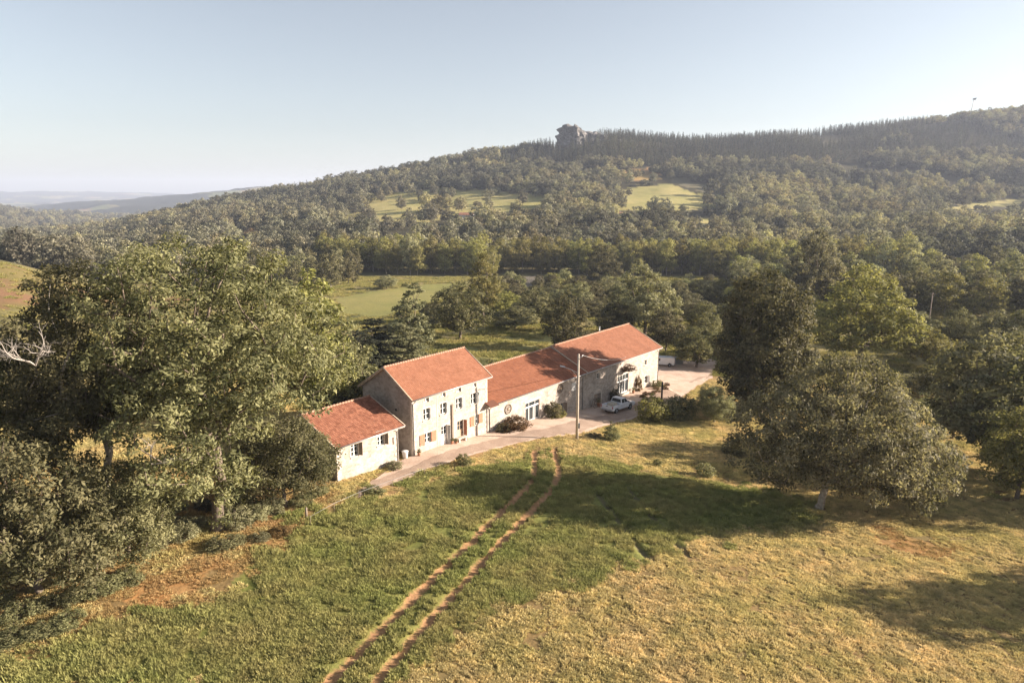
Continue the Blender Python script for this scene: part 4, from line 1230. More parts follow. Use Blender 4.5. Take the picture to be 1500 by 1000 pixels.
def make_pickup(loc, rz):
    o = empty('pickup_truck', loc, rz, 'white pickup truck with a loaded open bed, parked in the barn\'s shade', 'pickup truck')
    hw = .91
    prof = [(-2.58, .46), *arch(-1.62, .44, .46), *arch(1.58, .44, .46), (2.45, .46), (2.62, .58), (2.60, .86), (2.45, 1.0), (1.2, 1.13), (-.62, 1.13), (-.62, .74), (-2.58, .74)]
    mb = MB(); mb.prism([(x, z) for x, z in prof], 1, -hw, hw)
    for s in (-1, 1):
        y0, y1 = sorted((s * (hw - .005), s * (hw - .10))); mb.box(-2.56, -.63, y0, y1, .742, 1.12)
    mb.hexa([(-.60, -.87, 1.132), (1.18, -.87, 1.132), (1.18, .87, 1.132), (-.60, .87, 1.132), (-.44, -.71, 1.78), (.42, -.71, 1.78), (.42, .71, 1.78), (-.44, .71, 1.78)])
    mb.build('body', M['carwhite'], o, bevel=.035)
    mb = MB(); mb.box(-2.63, -2.565, -.84, .84, .72, 1.13); tg = mb.build('tailgate', M['carwhite'], o, bevel=.012)
    mb = MB(); mb.box(-2.645, -2.63, -.16, .16, .98, 1.04); mb.build('handle', M['plastic'], tg)
    mb = MB(); mb.box(-2.76, -2.59, -.86, .86, .45, .62); mb.build('rear_bumper', M['steel'], o, bevel=.03)
    mb = MB(); mb.box(2.58, 2.72, -.88, .88, .42, .66); mb.build('front_bumper', M['plastic'], o, bevel=.04)
    mb = MB(); mb.box(2.585, 2.625, -.5, .5, .70, .86); mb.build('grille', M['plastic'], o)
    for s in (-1, 1):
        mb = MB(); y0, y1 = sorted((s * .58, s * .885)); mb.box(2.50, 2.63, y0, y1, .74, .92); mb.build('headlight', M['lamp_clear'], o, bevel=.02)
        mb = MB(); y0, y1 = sorted((s * .845, s * .92)); mb.box(-2.64, -2.54, y0, y1, .78, 1.08); mb.build('tail_light', M['lamp_red'], o)
        mb = MB(); y0, y1 = sorted((s * .93, s * 1.10)); mb.box(.86, .95, y0, y1, 1.16, 1.34); mb.build('mirror', M['plastic'], o, bevel=.02)
        # side glass, following the lean of the cab
        q = lambda x, f: (x, s * (.88 - .16 * f), 1.132 + .648 * f)
        for xa, xb, ta, tb in ((-.50, .12, -.38, .12), (.20, .98, .20, .42)):
            mb = MB(); mb.hexa([q(xa, .12), q(xb, .12), q(tb, .86), q(ta, .86)] + [tuple(np.array(v) - np.array((0, s * .03, 0))) for v in (q(xa, .12), q(xb, .12), q(tb, .86), q(ta, .86))])
            mb.build('side_window', M['glass'], o)
        wheel(o, -1.62, s * .79); wheel(o, 1.58, s * .79)
        mb = MB()
        for x in (-.03,):
            y0, y1 = sorted((s * (hw + .001), s * (hw + .004))); mb.box(x, x + .012, y0, y1, .55, 1.10)
        mb.build('door_seam', M['plastic'], o)
    g = lambda f, y: (1.18 - .76 * f + .012, y, 1.132 + .648 * f + .010)
    mb = MB(); mb.hexa([g(.08, -.80), g(.08, .80), g(.9, .68), g(.9, -.68)] + [tuple(np.array(v) - np.array((.03, 0, .02))) for v in (g(.08, -.80), g(.08, .80), g(.9, .68), g(.9, -.68))]); mb.build('windscreen', M['glass'], o)
    g = lambda f, y: (-.60 + .16 * f - .012, y, 1.132 + .648 * f)
    mb = MB(); mb.hexa([g(.2, -.72), g(.2, .72), g(.85, .62), g(.85, -.62)] + [tuple(np.array(v) + np.array((.03, 0, 0))) for v in (g(.2, -.72), g(.2, .72), g(.85, .62), g(.85, -.62))]); mb.build('rear_window', M['glass'], o)
    return o

def make_van(loc, rz):
    o = empty('van', loc, rz, 'white panel van parked behind the far end of the barn', 'van')
    hw = .95
    prof = [(-2.5, .42), *arch(-1.5, .42, .42), *arch(1.5, .42, .42), (2.35, .42), (2.5, .58), (2.46, .92), (1.75, 1.16), (1.05, 1.84), (.7, 1.95), (-2.36, 1.97), (-2.46, 1.85)]
    mb = MB(); mb.prism(prof, 1, -hw, hw); mb.build('body', M['carwhite'], o, bevel=.07)
    mb = MB(); mb.hexa([(1.74, -.78, 1.22), (1.74, .78, 1.22), (1.10, .72, 1.80), (1.10, -.72, 1.80), (1.77, -.78, 1.24), (1.77, .78, 1.24), (1.13, .72, 1.82), (1.13, -.72, 1.82)]); mb.build('windscreen', M['glass'], o)
    for s in (-1, 1):
        y0, y1 = sorted((s * (hw - .01), s * (hw + .006)))
        mb = MB(); mb.hexa([(.55, y0, 1.18), (1.55, y0, 1.18), (1.55, y1, 1.18), (.55, y1, 1.18), (.55, y0, 1.74), (1.02, y0, 1.74), (1.02, y1, 1.74), (.55, y1, 1.74)]); mb.build('side_window', M['glass'], o)
        mb = MB(); y0, y1 = sorted((s * .74, s * .90)); mb.box(-2.53, -2.44, y0, y1, .9, 1.4); mb.build('tail_light', M['lamp_red'], o)
        mb = MB(); y0, y1 = sorted((s * .6, s * .9)); mb.box(2.36, 2.51, y0, y1, .72, .9); mb.build('headlight', M['lamp_clear'], o)
        mb = MB(); y0, y1 = sorted((s * .97, s * 1.15)); mb.box(1.28, 1.38, y0, y1, 1.16, 1.4); mb.build('mirror', M['plastic'], o)
        wheel(o, -1.5, s * .83, .34); wheel(o, 1.5, s * .83, .34)
    mb = MB()
    for s in (-1, 1): mb.box(-2.51, -2.475, *sorted((s * .06, s * .68)), 1.25, 1.72)
    mb.build('rear_window', M['glass'], o)
    mb = MB(); mb.box(-2.6, -2.46, -.9, .9, .38, .56); mb.build('rear_bumper', M['plastic'], o)
    return o

pr = W([(902, 607)])[0]; pf = W([(921, 598)])[0]
hd = math.atan2(FD[1], FD[0]) - math.radians(4)
pcx, pcy = (pr[0] + pf[0]) / 2 - math.sin(-hd) * 0, (pr[1] + pf[1]) / 2
pcx -= math.sin(hd) * .8; pcy += math.cos(hd) * .8
def ground_pose(o, x, y, hd_, half=1.6):
    zf_ = h1(x + math.cos(hd_) * half, y + math.sin(hd_) * half); zb_ = h1(x - math.cos(hd_) * half, y - math.sin(hd_) * half)
    zl = h1(x - math.sin(hd_) * .8, y + math.cos(hd_) * .8); zr_ = h1(x + math.sin(hd_) * .8, y - math.cos(hd_) * .8)
    o.rotation_euler = (math.atan2(zl - zr_, 1.6), -math.atan2(zf_ - zb_, 2 * half), hd_)
    o.location = (x, y, (zf_ + zb_) / 2 + .075)
pk = make_pickup((0, 0, 0), 0); pk.scale = (1.18,) * 3; ground_pose(pk, pcx, pcy, hd)
# load on the bed
def in_pickup(x, y, z):
    return tuple(pk.matrix_basis @ Vector((x, y, z)))
mb = MB()
mb.hexa([(-.62, -.55, 0), (.62, -.58, 0), (.6, .55, 0), (-.6, .58, 0), (-.5, -.45, .5), (.52, -.46, .58), (.5, .44, .55), (-.48, .46, .46)])
bpy.context.view_layer.update()
ld = mb.build('covered_load', M['load'], None, in_pickup(-1.5, 0, .745), tuple(pk.rotation_euler), bevel=.08)
ld.scale = (1.18,) * 3
tag(ld, 'beige covered load lying on the bed of the white pickup', 'load')
vx, vy = W([(981, 538)])[0]
vn = make_van((0, 0, 0), 0); vh = math.radians(178)
ground_pose(vn, vx - 1.5, vy + 1.1, vh, 1.5)
gx, gy = W([(994, 535)])[0]
o = empty('storage_box', (gx + .3, gy + 1.2, h1(gx, gy) + .06), .1, 'grey plastic storage box beside the white van', 'box')
mb = MB(); mb.hexa([(-.75, -.55, 0), (.75, -.55, 0), (.75, .55, 0), (-.75, .55, 0), (-.82, -.6, 1.35), (.82, -.6, 1.35), (.82, .6, 1.35), (-.82, .6, 1.35)]); mb.build('body', M['grey_box'], o, bevel=.03)
mb = MB(); mb.hexa([(-.86, -.64, 1.353), (.86, -.64, 1.353), (.86, .64, 1.353), (-.86, .64, 1.353), (-.8, -.55, 1.5), (.8, -.55, 1.5), (.8, .55, 1.5), (-.8, .55, 1.5)]); mb.build('lid', M['grey_box'], o)

# ------------------------------------------------------------------ pole, lamp and cable
px_, py_ = W([(845, 643)])[0]
pz = h1(px_, py_)
PH = 11.45
pole = empty('utility_pole', (px_, py_, pz - .1), 0, 'tall pale utility pole with a street lamp arm beside the lane', 'utility pole')
mb = MB(); mb.tube([(0, 0, -.4), (0, 0, PH * .5), (0, 0, PH)], [.20, .165, .13], 12); mb.build('post', M['pole_wood'], pole)
mb = MB(); zl = 9.0; mb.tube([(-.1, 0, zl), (-.9, -.02, zl + .42), (-1.75, -.04, zl + .78)], [.045, .04, .035], 8)
mb.tube([(-.12, 0, zl - .45), (-.8, -.02, zl + .36)], .02, 5); la_ = mb.build('lamp_arm', M['steel'], pole)
mb = MB(); mb.hexa([(-2.35, -.16, zl + .86), (-1.7, -.12, zl + .70), (-1.7, .08, zl + .70), (-2.35, .12, zl + .86), (-2.3, -.10, zl + .98), (-1.7, -.08, zl + .86), (-1.7, .04, zl + .86), (-2.3, .06, zl + .98)]); lh = mb.build('lamp_head', M['steel'], la_, bevel=.02)
mb = MB(); mb.box(-.02, .5, -.05, .05, PH - .42, PH - .32); mb.box(.1, .2, -.22, .22, PH - .62, PH - .54); mb.build('bracket', M['steel'], pole)
mb = MB(); mb.tube([(.46, 0, PH - .32), (.46, 0, PH - .14)], [.05, .035], 8); mb.build('insulator', M['white'], pole)
mb = MB(); mb.box(.12, .34, -.12, .12, 1.6, 2.3); mb.build('junction_box', M['grey_box'], pole)
rr_ = ray(917, 523); n3 = np.array([FN[0], FN[1], 0]); o3 = np.array([FO[0], FO[1], 0]) - n3 * .45
tt = np.dot(o3 - np.array([0, 0, HC]), n3) / np.dot(rr_, n3); we = np.array([0, 0, HC]) + rr_ * tt
ws = np.array([px_ + .46, py_, pz - .1 + PH - .14])
mb = MB(); mb.tube([ws * (1 - f) + we * f - np.array([0, 0, .55 * 4 * f * (1 - f)]) for f in np.linspace(0, 1, 24)], .03, 6)
tag(mb.build('power_cable', M['steel']), 'thin pale power cable running from the utility pole to the barn eave', 'cable')

# ------------------------------------------------------------------ small things along the fronts
o = empty('ladder', on_front(-1.2, -1.6, None), ANG, 'wooden ladder leaning in the narrow gap between outbuilding and farmhouse', 'ladder'); o.rotation_euler = (math.radians(-7), 0, ANG + math.radians(62))
mb = MB()
for s in (-.22, .22): mb.box(s - .03, s + .03, -.02, .03, 0, 4.3)
mb.build('rails', M['oldwood'], o)
mb = MB()
for i in range(13): mb.tube([(-.22, .005, .3 + i * .31), (.22, .005, .3 + i * .31)], .02, 5)
mb.build('rungs', M['oldwood'], o)
p = on_front(-.95, -.35); o = empty('water_butt', (p[0], p[1], p[2] + .01), 0, 'white plastic tub in the gap beside the farmhouse corner', 'tub')
mb = MB(); mb.tube([(0, 0, 0), (0, 0, .75), (0, 0, .8)], [.30, .36, .40], 16); mb.build('body', M['white'], o)
mb = MB(); mb.tube([(0, 0, .803), (0, 0, .85)], [.39, .30], 16); mb.build('lid', M['white'], o)
o = empty('bench', on_front(6.9, .55, None, .03), ANG, 'low stone bench against the farmhouse wall beside the wooden door', 'bench')
mb = MB(); mb.box(-.1, 1.5, -.25, .25, .40, .52); mb.build('seat', M['quoin'], o)
for x in (0.05, 1.2):
    mb = MB(); mb.box(x, x + .2, -.2, .2, -.25, .397); mb.build('leg', M['quoin'], o)
def pot(s, out, h, label, r=.2, dz=.03, leaf='leaf'):
    p = on_front(s, out, None, dz); o = empty('potted_plant', p, 0, label, 'potted plant', 'potted plants by the walls')
    mb = MB(); mb.tube([(0, 0, 0), (0, 0, h * .4), (0, 0, h * .45)], [r * .75, r, r * 1.1], 14); mb.build('pot', M['clay_pot'], o)
    rg = np.random.default_rng(int(s * 100)); n = 160; d = rg.normal(0, 1, (n, 3)); d /= np.linalg.norm(d, axis=1)[:, None]
    C = d * (rg.random((n, 1)) ** .4) * np.array([r * 1.5, r * 1.5, h * .32]) + np.array([0, 0, h * .72])
    V, F = leaf_quads(C, d, np.full(n, .14), np.full(n, .07)); link('foliage', np_mesh('pot_leaves', V, F, [M[leaf]], np.clip(rg.normal(.5, .25, n), 0, 1)), o)
pot(5.95, .45, .75, 'dark potted plant between white door and flue on the farmhouse front', .22)
pot(6.45, .7, .55, 'small potted plant on the ground in front of the flue', .18, leaf='leaf_grey')
pot(.45, .5, .8, 'potted plant at the near corner of the farmhouse', .2)
pot(39.0, .8, 1.5, 'tall pale potted plant in front of the arched stable door', .3, leaf='leaf_yellow')
pot(50.6, .5, 1.0, 'potted plant beside the taller glazed door', .25)

def post(px, py, hgt, label, r=.09, mat='oldwood'):
    x, y = W([(px, py)])[0]
    mb = MB(); mb.tube([(0, 0, -.3), (0, 0, hgt * .6), (.02, .01, hgt)], [r, r * .95, r * .8], 8)
    o = mb.build('post', M[mat], None, (x, y, h1(x, y))); tag(o, label, 'post'); return o
post(969, 588, 3.4, 'dark upright post beside the lane near the far end of the barn', .16, 'plastic')
post(449, 757, .95, 'short dark fence post at the meadow edge left of the outbuilding', .12)
fence = empty('wire_fence', (0, 0, 0), 0, 'thin pale wire fence with slim stakes along the lane edge of the meadow', 'fence')
fpts = W([(455, 768), (490, 748), (528, 731), (575, 713), (622, 696)]); fence.location = (fpts[0][0], fpts[0][1], h1(*fpts[0]))
top = []
for x, y in fpts:
    z = h1(x, y); l = np.array([x, y, z]) - np.array(fence.location)
    mb = MB(); mb.tube([l + np.array([0, 0, -.2]), l + np.array([0, 0, .85])], .022, 6); mb.build('stake', M['oldwood'], fence); top.append(l + np.array([0, 0, .78]))
mb = MB(); mb.tube(top, .012, 5); mb.build('wire', M['shutter_grey'], fence)

# ------------------------------------------------------------------ far things
def far_house(px, py, L, Wd, hh, label, rz):
    x, y = W([(px, py)])[0]
    z = min(h1(x + a, y + b) for a in (-5, 5) for b in (-5, 5))
    o = empty('hillside_house', (x, y, z - .3), rz, label, 'house', 'houses on the hillside')
    mb = MB(); mb.prism([(-Wd / 2, -2), (Wd / 2, -2), (Wd / 2, hh), (0, hh + Wd * .26), (-Wd / 2, hh)], 0, -L / 2, L / 2); mb.build('wall', M['farwall'], o)
    mb = MB()
    for s in (-1, 1):
        mb.hexa([(-L / 2 - .4, s * (Wd / 2 + .5), hh - .15), (L / 2 + .4, s * (Wd / 2 + .5), hh - .15), (L / 2 + .4, 0, hh + Wd * .26 + .12), (-L / 2 - .4, 0, hh + Wd * .26 + .12),
                 (-L / 2 - .4, s * (Wd / 2 + .5), hh + .1), (L / 2 + .4, s * (Wd / 2 + .5), hh + .1), (L / 2 + .4, 0, hh + Wd * .26 + .4), (-L / 2 - .4, 0, hh + Wd * .26 + .4)])
    rf = mb.build('roof', M['farroof'], o)
    mb = MB(); mb.box(L * .25, L * .25 + .8, .3, 1.1, hh, hh + Wd * .26 + 1.6); mb.build('chimney', M['farwall'], rf)
    for i in range(3):
        mb = MB(); x0 = -L * .35 + i * L * .28; mb.box(x0, x0 + 1.1, -Wd / 2 - .06, -Wd / 2 - .005, 1.2, 2.8); mb.build('window', M['glass'], o)
    return o
HOUSES = [(684, 319, 15, 8, 4.2, 'small pale house at the left among the hillside meadows', -.15), (880, 318, 17, 8, 4.4, 'long white house among trees in the middle of the hillside', .1),
          (905, 318, 9, 7, 3.6, 'small white house just right of the long white hillside house', -.1), (936, 319, 10, 7, 4.0, 'white house at the right of the hillside hamlet', .3)]
for a in HOUSES: far_house(*a)

def crag(px, D, pytop, wid, label, seed, dep=.8):
    x, y = at(px, D); zb = h1(x, y) - 16; H = zat(y, pytop) - zb
    k, m = 44, 26; rg = np.random.default_rng(seed); vs = []
    ph = rg.uniform(0, 6.28, 6)
    for j in range(m + 1):
        f = j / m
        for i in range(k):
            t = 2 * PI * i / k
            ca, sa = math.cos(t), math.sin(t)
            blk = 1 + .16 * (1 if math.sin(3 * t + ph[0]) > .1 else -1) * .5 + .10 * math.sin(7 * t + ph[1]) + .08 * math.sin(11 * t + ph[2] + f * 3)
            r = wid / 2 * blk * (1.12 - .20 * f - .16 * max(0, f - .90) / .10 * (1 if j < m else 2.2))
            n = float(fbm(np.array([t * 3.1 + seed]), np.array([f * 9.0]), seed, 4)[0]) - .5
            r *= 1 + n * .5
            step = (.035 * H if (math.sin(5 * t + ph[3]) > 0) else -.03 * H) * (f > .5) - (.18 * H * max(0, ca) if f > .6 else 0)
            vs.append((r * ca, r * sa * dep, H * f + step + n * 2))
    fs = [(j * k + i, j * k + (i + 1) % k, (j + 1) * k + (i + 1) % k, (j + 1) * k + i) for j in range(m) for i in range(k)]
    fs.append(tuple(m * k + i for i in range(k)))
    mb = MB(); mb.add(vs, fs); o = mb.build('rock_outcrop', M['rock'], None, (x, y, zb)); tag(o, label, 'rock', 'crags on the ridge'); return o

def at(px, D):
    x, z = 0.0, 0.0
    for _ in range(6):
        x = (px - 750) / 1000.0 * (D * CP + (HC - z) * SP); z = h1(x, D)
    return x, D
crag(840, 1290, 184, 50, 'tall blocky rock crag standing up from the wooded ridge', 5)
crag(872, 1297, 194, 44, 'lower jagged rock just right of the tall crag', 6)
crag(909, 1282, 204, 13, 'small pale rock on the ridge well right of the tall crag', 8)
tx, ty = at(1419, 1440); tz = h1(tx, ty)
tw = empty('hilltop_tower', (tx, ty, tz - 2), 0, 'thin pale tower with a dark head on the hilltop skyline at right', 'tower')
th_ = zat(ty, 145) - tz + 2
mb = MB(); mb.tube([(0, 0, 0), (3.2, 0, th_ * .6), (5.0, 0, th_ - 1.5)], [1.2, .95, .7], 10); mb.build('mast', M['white'], tw)
mb = MB(); mb.hexa([(2.6, -2, th_ - 1.5), (8.0, -2, th_ - 2.0), (8.0, 2, th_ - 2.0), (2.6, 2, th_ - 1.5), (3.2, -1.8, th_ + 1.0), (8.6, -1.8, th_ + 2.2), (8.6, 1.8, th_ + 2.2), (3.2, 1.8, th_ + 1.0)]); mb.build('head', M['grey_box'], tw, bevel=.3)
x, y = at(1357, 172); o = empty('telegraph_pole', (x, y, h1(x, y) - .2), 0, 'thin telegraph pole among the trees right of the light green tree', 'utility pole')
ph_ = zat(y, 427) - h1(x, y)
mb = MB(); mb.tube([(0, 0, 0), (0, 0, ph_)], [.17, .13], 8); mb.build('post', M['oldwood'], o)
mb = MB(); mb.box(-.8, .8, -.06, .06, ph_ - .5, ph_ - .38); mb.build('crossarm', M['oldwood'], o)

# ------------------------------------------------------------------ planting
NOM = {'big': 26.5, 'mid': 23, 'low': 12, 'walnut': 15.8, 'round': 14, 'tall': 21.5, 'wide': 19.5, 'bush': 3.0, 'cone': 3.75, 'pine': 18}
def put(kind, meshes, nom, px, D, pytop, label, cat='tree', group=None, mat=None, sx=None, rz=None, dx=0, parts=('trunk', 'crown')):
    x, y = at(px, D); x += dx
    H = zat(y, pytop) - h1(x, y)
    s = H / nom; w_ = s if sx is None else sx
    o = plant(kind, meshes, x, y, label, cat, group, w_, rz, -.2, mat, s / w_, parts)
    return o
def putw(kind, meshes, nom, x, y, H, label, cat='tree', group=None, mat=None, sx=None, rz=None, parts=('trunk', 'crown')):
    s = H / nom; w_ = s if sx is None else sx
    return plant(kind, meshes, x, y, label, cat, group, w_, rz, -.15, mat, s / w_, parts)

rg = np.random.default_rng(77)
# the tall trees on the left
put('broadleaf_tree', T_big, NOM['big'], 318, 55, 335, 'huge dense broadleaf tree left of the outbuilding, the tallest in view', rz=0.0, sx=1.06)
put('broadleaf_tree', T_mid, NOM['mid'], 165, 55, 372, 'tall broadleaf tree between the huge tree and the bare white branches', rz=1.2, sx=1.0)
put('broadleaf_tree', T_mid, NOM['mid'], -20, 52, 440, 'tall tree cut by the left edge of the picture with bare branches in front', rz=3.5, sx=.92, mat='leaf')
put('broadleaf_tree', T_low, NOM['low'], 58, 45, 622, 'low broad tree in the lower left corner, below the bare branches', rz=.4, sx=1.05)
put('broadleaf_tree', T_low, NOM['low'], 190, 50, 662, 'low leafy tree under the huge tree, right of the lower left corner tree', rz=2.2, sx=.82)
put('broadleaf_tree', T_low, NOM['low'], 418, 60, 598, 'low round tree against the dark end wall of the outbuilding', rz=4.0, sx=.88)
put('broadleaf_tree', T_tall[0], NOM['tall'], 468, 84, 392, 'bright green slender tree rising behind the right side of the huge tree', mat='leaf_yellow', sx=1.15)
put('broadleaf_tree', T_round[1], NOM['round'], 510, 86, 490, 'rounded tree behind the outbuilding roof at the edge of the huge tree', sx=.95)
put('broadleaf_tree', T_round[0], NOM['round'], 30, 78, 470, 'dark rounded tree behind the bare white branches at the left edge', mat='leaf_dark', sx=1.2)
# bleached dead branches
def dead_tree(x, y, z, label, seed, L=6.0, n=4, rot=0.0):
    rg = np.random.default_rng(seed); mb = MB()
    def grow(p, d, L, r, lev):
        pts = [p]; rad = [r]; k = 6
        for i in range(k):
            d = d + rg.normal(0, .22, 3); d[2] += .04; d /= np.linalg.norm(d); p = p + d * L / k; pts.append(p); rad.append(r * (1 - .75 * (i + 1) / k))
            if lev < 3 and i in (1, 2, 4):
                e = d + rg.normal(0, .75, 3); e /= np.linalg.norm(e); grow(p, e, L * rg.uniform(.35, .6), rad[-1] * .75, lev + 1)
        mb.tube(pts, rad, 6, cap=False)
    for i in range(n):
        t = rot + rg.normal(0, .7); grow(np.zeros(3), np.array([math.cos(t), -.2, .3 + rg.uniform(-.3, .5)]), L * rg.uniform(.7, 1.1), .055, 0)
    o = mb.build('dead_branch', M['dead'], None, (x, y, z)); tag(o, label, 'branch'); return o
def inair(px, py, D):
    r = ray(px, py); t = D / r[1]; return r[0] * t, D, HC + r[2] * t
dead_tree(*inair(52, 535, 43), 'bare bleached branches sticking out at the left edge among green leaves', 4, 3.2, 6, PI * .7)
dead_tree(*inair(222, 680, 46), 'short bleached branch hanging in the lower part of the huge tree', 9, 2.4, 2, PI * .2)
# right side
put('broadleaf_tree', T_walnut, NOM['walnut'], 1197, 66, 516, 'big grey green spreading tree standing alone on the meadow at right', rz=.0, sx=.97)
put('broadleaf_tree', T_dense, 20, 1112, 105, 397, 'tall dark dense tree right of the gravel yard', sx=1.14, rz=1.0)
put('broadleaf_tree', T_wide[1], NOM['wide'], 1258, 146, 388, 'light green spreading tree with a forked trunk behind the lone grey green tree', mat='leaf_yellow', sx=1.45, rz=.6)
put('broadleaf_tree', T_low, NOM['low'], 1046, 98, 560, 'small grey green tree between the gravel yard and the lone spreading tree', mat='leaf_grey', sx=.55, rz=2)
put('shrub', T_bush[1], NOM['bush'], 996, 99, 576, 'black green shrub in shade beside the dark post', 'shrub', mat='leaf_dark', sx=1.45)
R4 = [(1440, 84, 484, 'broad grey green tree at the right edge, beyond the shaded meadow', 1.35, 'leaf_grey', T_round[0]), (1395, 92, 560, 'low grey green tree left of the broad tree at the right edge', .9, 'leaf_grey', T_round[1]),
      (1500, 78, 520, 'tree cut by the right edge of the picture over dark shade', 1.4, 'leaf', T_round[2]), (1490, 70, 590, 'low yellowish tree at the right edge in front of the broad tree', .8, 'leaf_yellow', T_round[1]),
      (1400, 112, 500, 'yellow green tree behind the broad tree at the right edge', 1.0, 'leaf_yellow', T_round[2]), (1470, 110, 486, 'olive tree rising behind the broad tree at the right edge', 1.15, 'leaf', T_round[0]),
      (1350, 118, 545, 'small tree at the end of the shaded clearing at right', .8, 'leaf_grey', T_round[1])]
for px, D, pt, lab, sx, mt, ms in R4: put('broadleaf_tree', ms, NOM['round'], px, D, pt, lab, mat=mt, sx=sx)
putw('broadleaf_tree', T_round[2], NOM['round'], 67, 47.5, 16, 'tree just outside the right edge whose shadow falls on the meadow', sx=1.25)
putw('broadleaf_tree', T_wide[0], NOM['wide'], 82, 50, 19, 'second tree outside the right edge casting shade on the meadow', sx=.95)
putw('broadleaf_tree', T_round[0], NOM['round'], 72, 69, 14, 'third tree outside the right edge, shading the clearing', sx=1.2)
# behind the buildings
B = [('conifer', T_pine[0], 18, 556, 128, 462, 'dark conifer behind the farmhouse beside the huge tree', 'needle', 1.15), ('conifer', T_pine[1], 18, 532, 120, 478, 'dark low conifer touching the right side of the huge tree', 'needle', 1.0),
     ('conifer', T_pine[1], 18, 606, 132, 402, 'tall grey green pine behind the farmhouse roof', 'needle_pale', .95), ('conifer', T_pine[0], 18, 590, 124, 470, 'lower spreading pine in front of the tall grey green pine', 'needle_pale', 1.25),
     ('broadleaf_tree', T_round[0], 14, 674, 160, 413, 'round tree with a rusty top behind the farmhouse roof', 'leaf', 1.28), ('broadleaf_tree', T_tall[1], 21.5, 708, 196, 368, 'tall yellow green tree above the farmhouse roof', 'leaf_yellow', 1.15),
     ('broadleaf_tree', T_round[1], 14, 740, 205, 425, 'pale green tree at the right foot of the tall yellow green tree', 'leaf_yellow', 1.0), ('broadleaf_tree', T_round[2], 14, 785, 190, 420, 'dark tree at the upper edge of the meadow behind the barn', 'leaf_dark', 1.05),
     ('broadleaf_tree', T_round[0], 14, 826, 150, 428, 'rounded olive tree just behind the barn ridge', 'leaf', 1.0), ('broadleaf_tree', T_wide[1], 19.5, 945, 170, 386, 'large spreading tree behind the far end of the barn', 'leaf_grey', 1.15),
     ('broadleaf_tree', T_round[2], 14, 975, 155, 448, 'dark tree below the large spreading tree behind the barn', 'leaf_dark', .85), ('broadleaf_tree', T_round[1], 14, 900, 168, 440, 'dark tree left of the large spreading tree behind the barn', 'leaf_dark', .95),
     ('broadleaf_tree', T_round[1], 14, 1030, 165, 440, 'olive tree between the large spreading tree and the tall dark tree', 'leaf', .8), ('broadleaf_tree', T_round[0], 14, 566, 300, 403, 'small pale round tree alone at the edge of the field', 'leaf_grey', 1.0),
     ('broadleaf_tree', T_wide[0], 19.5, 882, 320, 355, 'tall tree standing forward of the valley woodland belt', 'leaf', 1.2), ('broadleaf_tree', T_wide[1], 19.5, 1188, 230, 334, 'tall olive tree rising above the woodland at right', 'leaf_grey', 1.2)]
for k, ms, nom, px, D, pt, lab, mt, sx in B: put(k, ms, nom, px, D, pt, lab, mat=mt, sx=sx)

for i, (px, D, pt, mt) in enumerate([(762, 225, 424, 'leaf_grey'), (800, 232, 420, 'leaf'), (836, 215, 424, 'leaf_yellow'), (860, 205, 436, 'leaf_dark'), (755, 178, 447, 'leaf_dark'), (905, 235, 415, 'leaf'), (985, 240, 412, 'leaf'), (1012, 205, 428, 'leaf_grey'), (1045, 230, 415, 'leaf'),
        (1020, 140, 478, 'leaf'), (1075, 180, 440, 'leaf_dark'), (1100, 215, 425, 'leaf'), (1140, 190, 428, 'leaf_grey'), (1165, 175, 440, 'leaf'), (722, 215, 432, 'leaf'), (650, 180, 448, 'leaf_dark'), (1340, 165, 455, 'leaf_grey'), (1400, 160, 450, 'leaf'), (1450, 150, 455, 'leaf_grey'), (1500, 145, 450, 'leaf'), (1360, 140, 480, 'leaf_yellow')]):
    put('broadleaf_tree', T_round[i % 3], 14, px, D, pt, 'middle sized tree in the scattered trees between the barn and the valley woodland', group='scattered trees behind the buildings', mat=mt, sx=[.95, 1.15, .8][i % 3])
for i in range(30):
    px = rg.uniform(715, 1060); D = rg.uniform(215, 300)
    put('broadleaf_tree', T_round[i % 3], 14, px, D, rg.uniform(404, 424) - (D - 215) * .06, 'middle sized tree in the scattered trees between the barn and the valley woodland', group='scattered trees behind the buildings', mat=['leaf', 'leaf_dark', 'leaf_grey', 'leaf_yellow'][rg.integers(4)], sx=rg.uniform(.8, 1.15))
# shrubs by the buildings
def bush(s, out, H, wd, label, mat, kind='shrub', m=0, cat='shrub'):
    x, y = fw(s, -out); return putw(kind, T_bush[m], 3.0, x, y, H, label, cat, None, mat, wd / 3.6)
bush(17.0, 1.5, 1.9, 4.2, 'wide reddish green bush against the barn wall under a wagon wheel', 'leaf_rust')
bush(15.0, 1.1, 1.4, 2.0, 'dark clipped bush in the corner of farmhouse and barn', 'leaf_dark', m=1)
bush(26.2, 1.1, 2.6, 2.6, 'dark green bush right of the lower glazed barn door', 'leaf_dark')
bush(27.6, 1.3, 1.3, 2.0, 'small light green bush at the foot of the dark green bush', 'leaf_yellow', m=1)
bush(43.9, .8, 2.4, 1.9, 'dark shrub on the shaded wall left of the taller glazed door', 'leaf_dark', m=1)
bush(52.6, .35, 2.9, 1.25, 'rusty climbing plant on the sunlit wall near the end of the barn', 'leaf_rust')
bush(48.4, -.1, 1.3, 3.4, 'dry creeper over the taller glazed door', 'leaf_rust', m=1).location.z += 4.4
x, y = W([(895, 644)])[0]; putw('shrub', T_cone, 3.75, x, y, 2.7, 'cone shaped green shrub on the grass right of the utility pole', 'shrub', None, 'leaf', 1.0)
x, y = at(954, 97); putw('shrub', T_bush[0], 3.0, x, y, 4.4, 'round light olive bush like a small tree beside the dark post', 'shrub', None, 'leaf_yellow', 1.22)
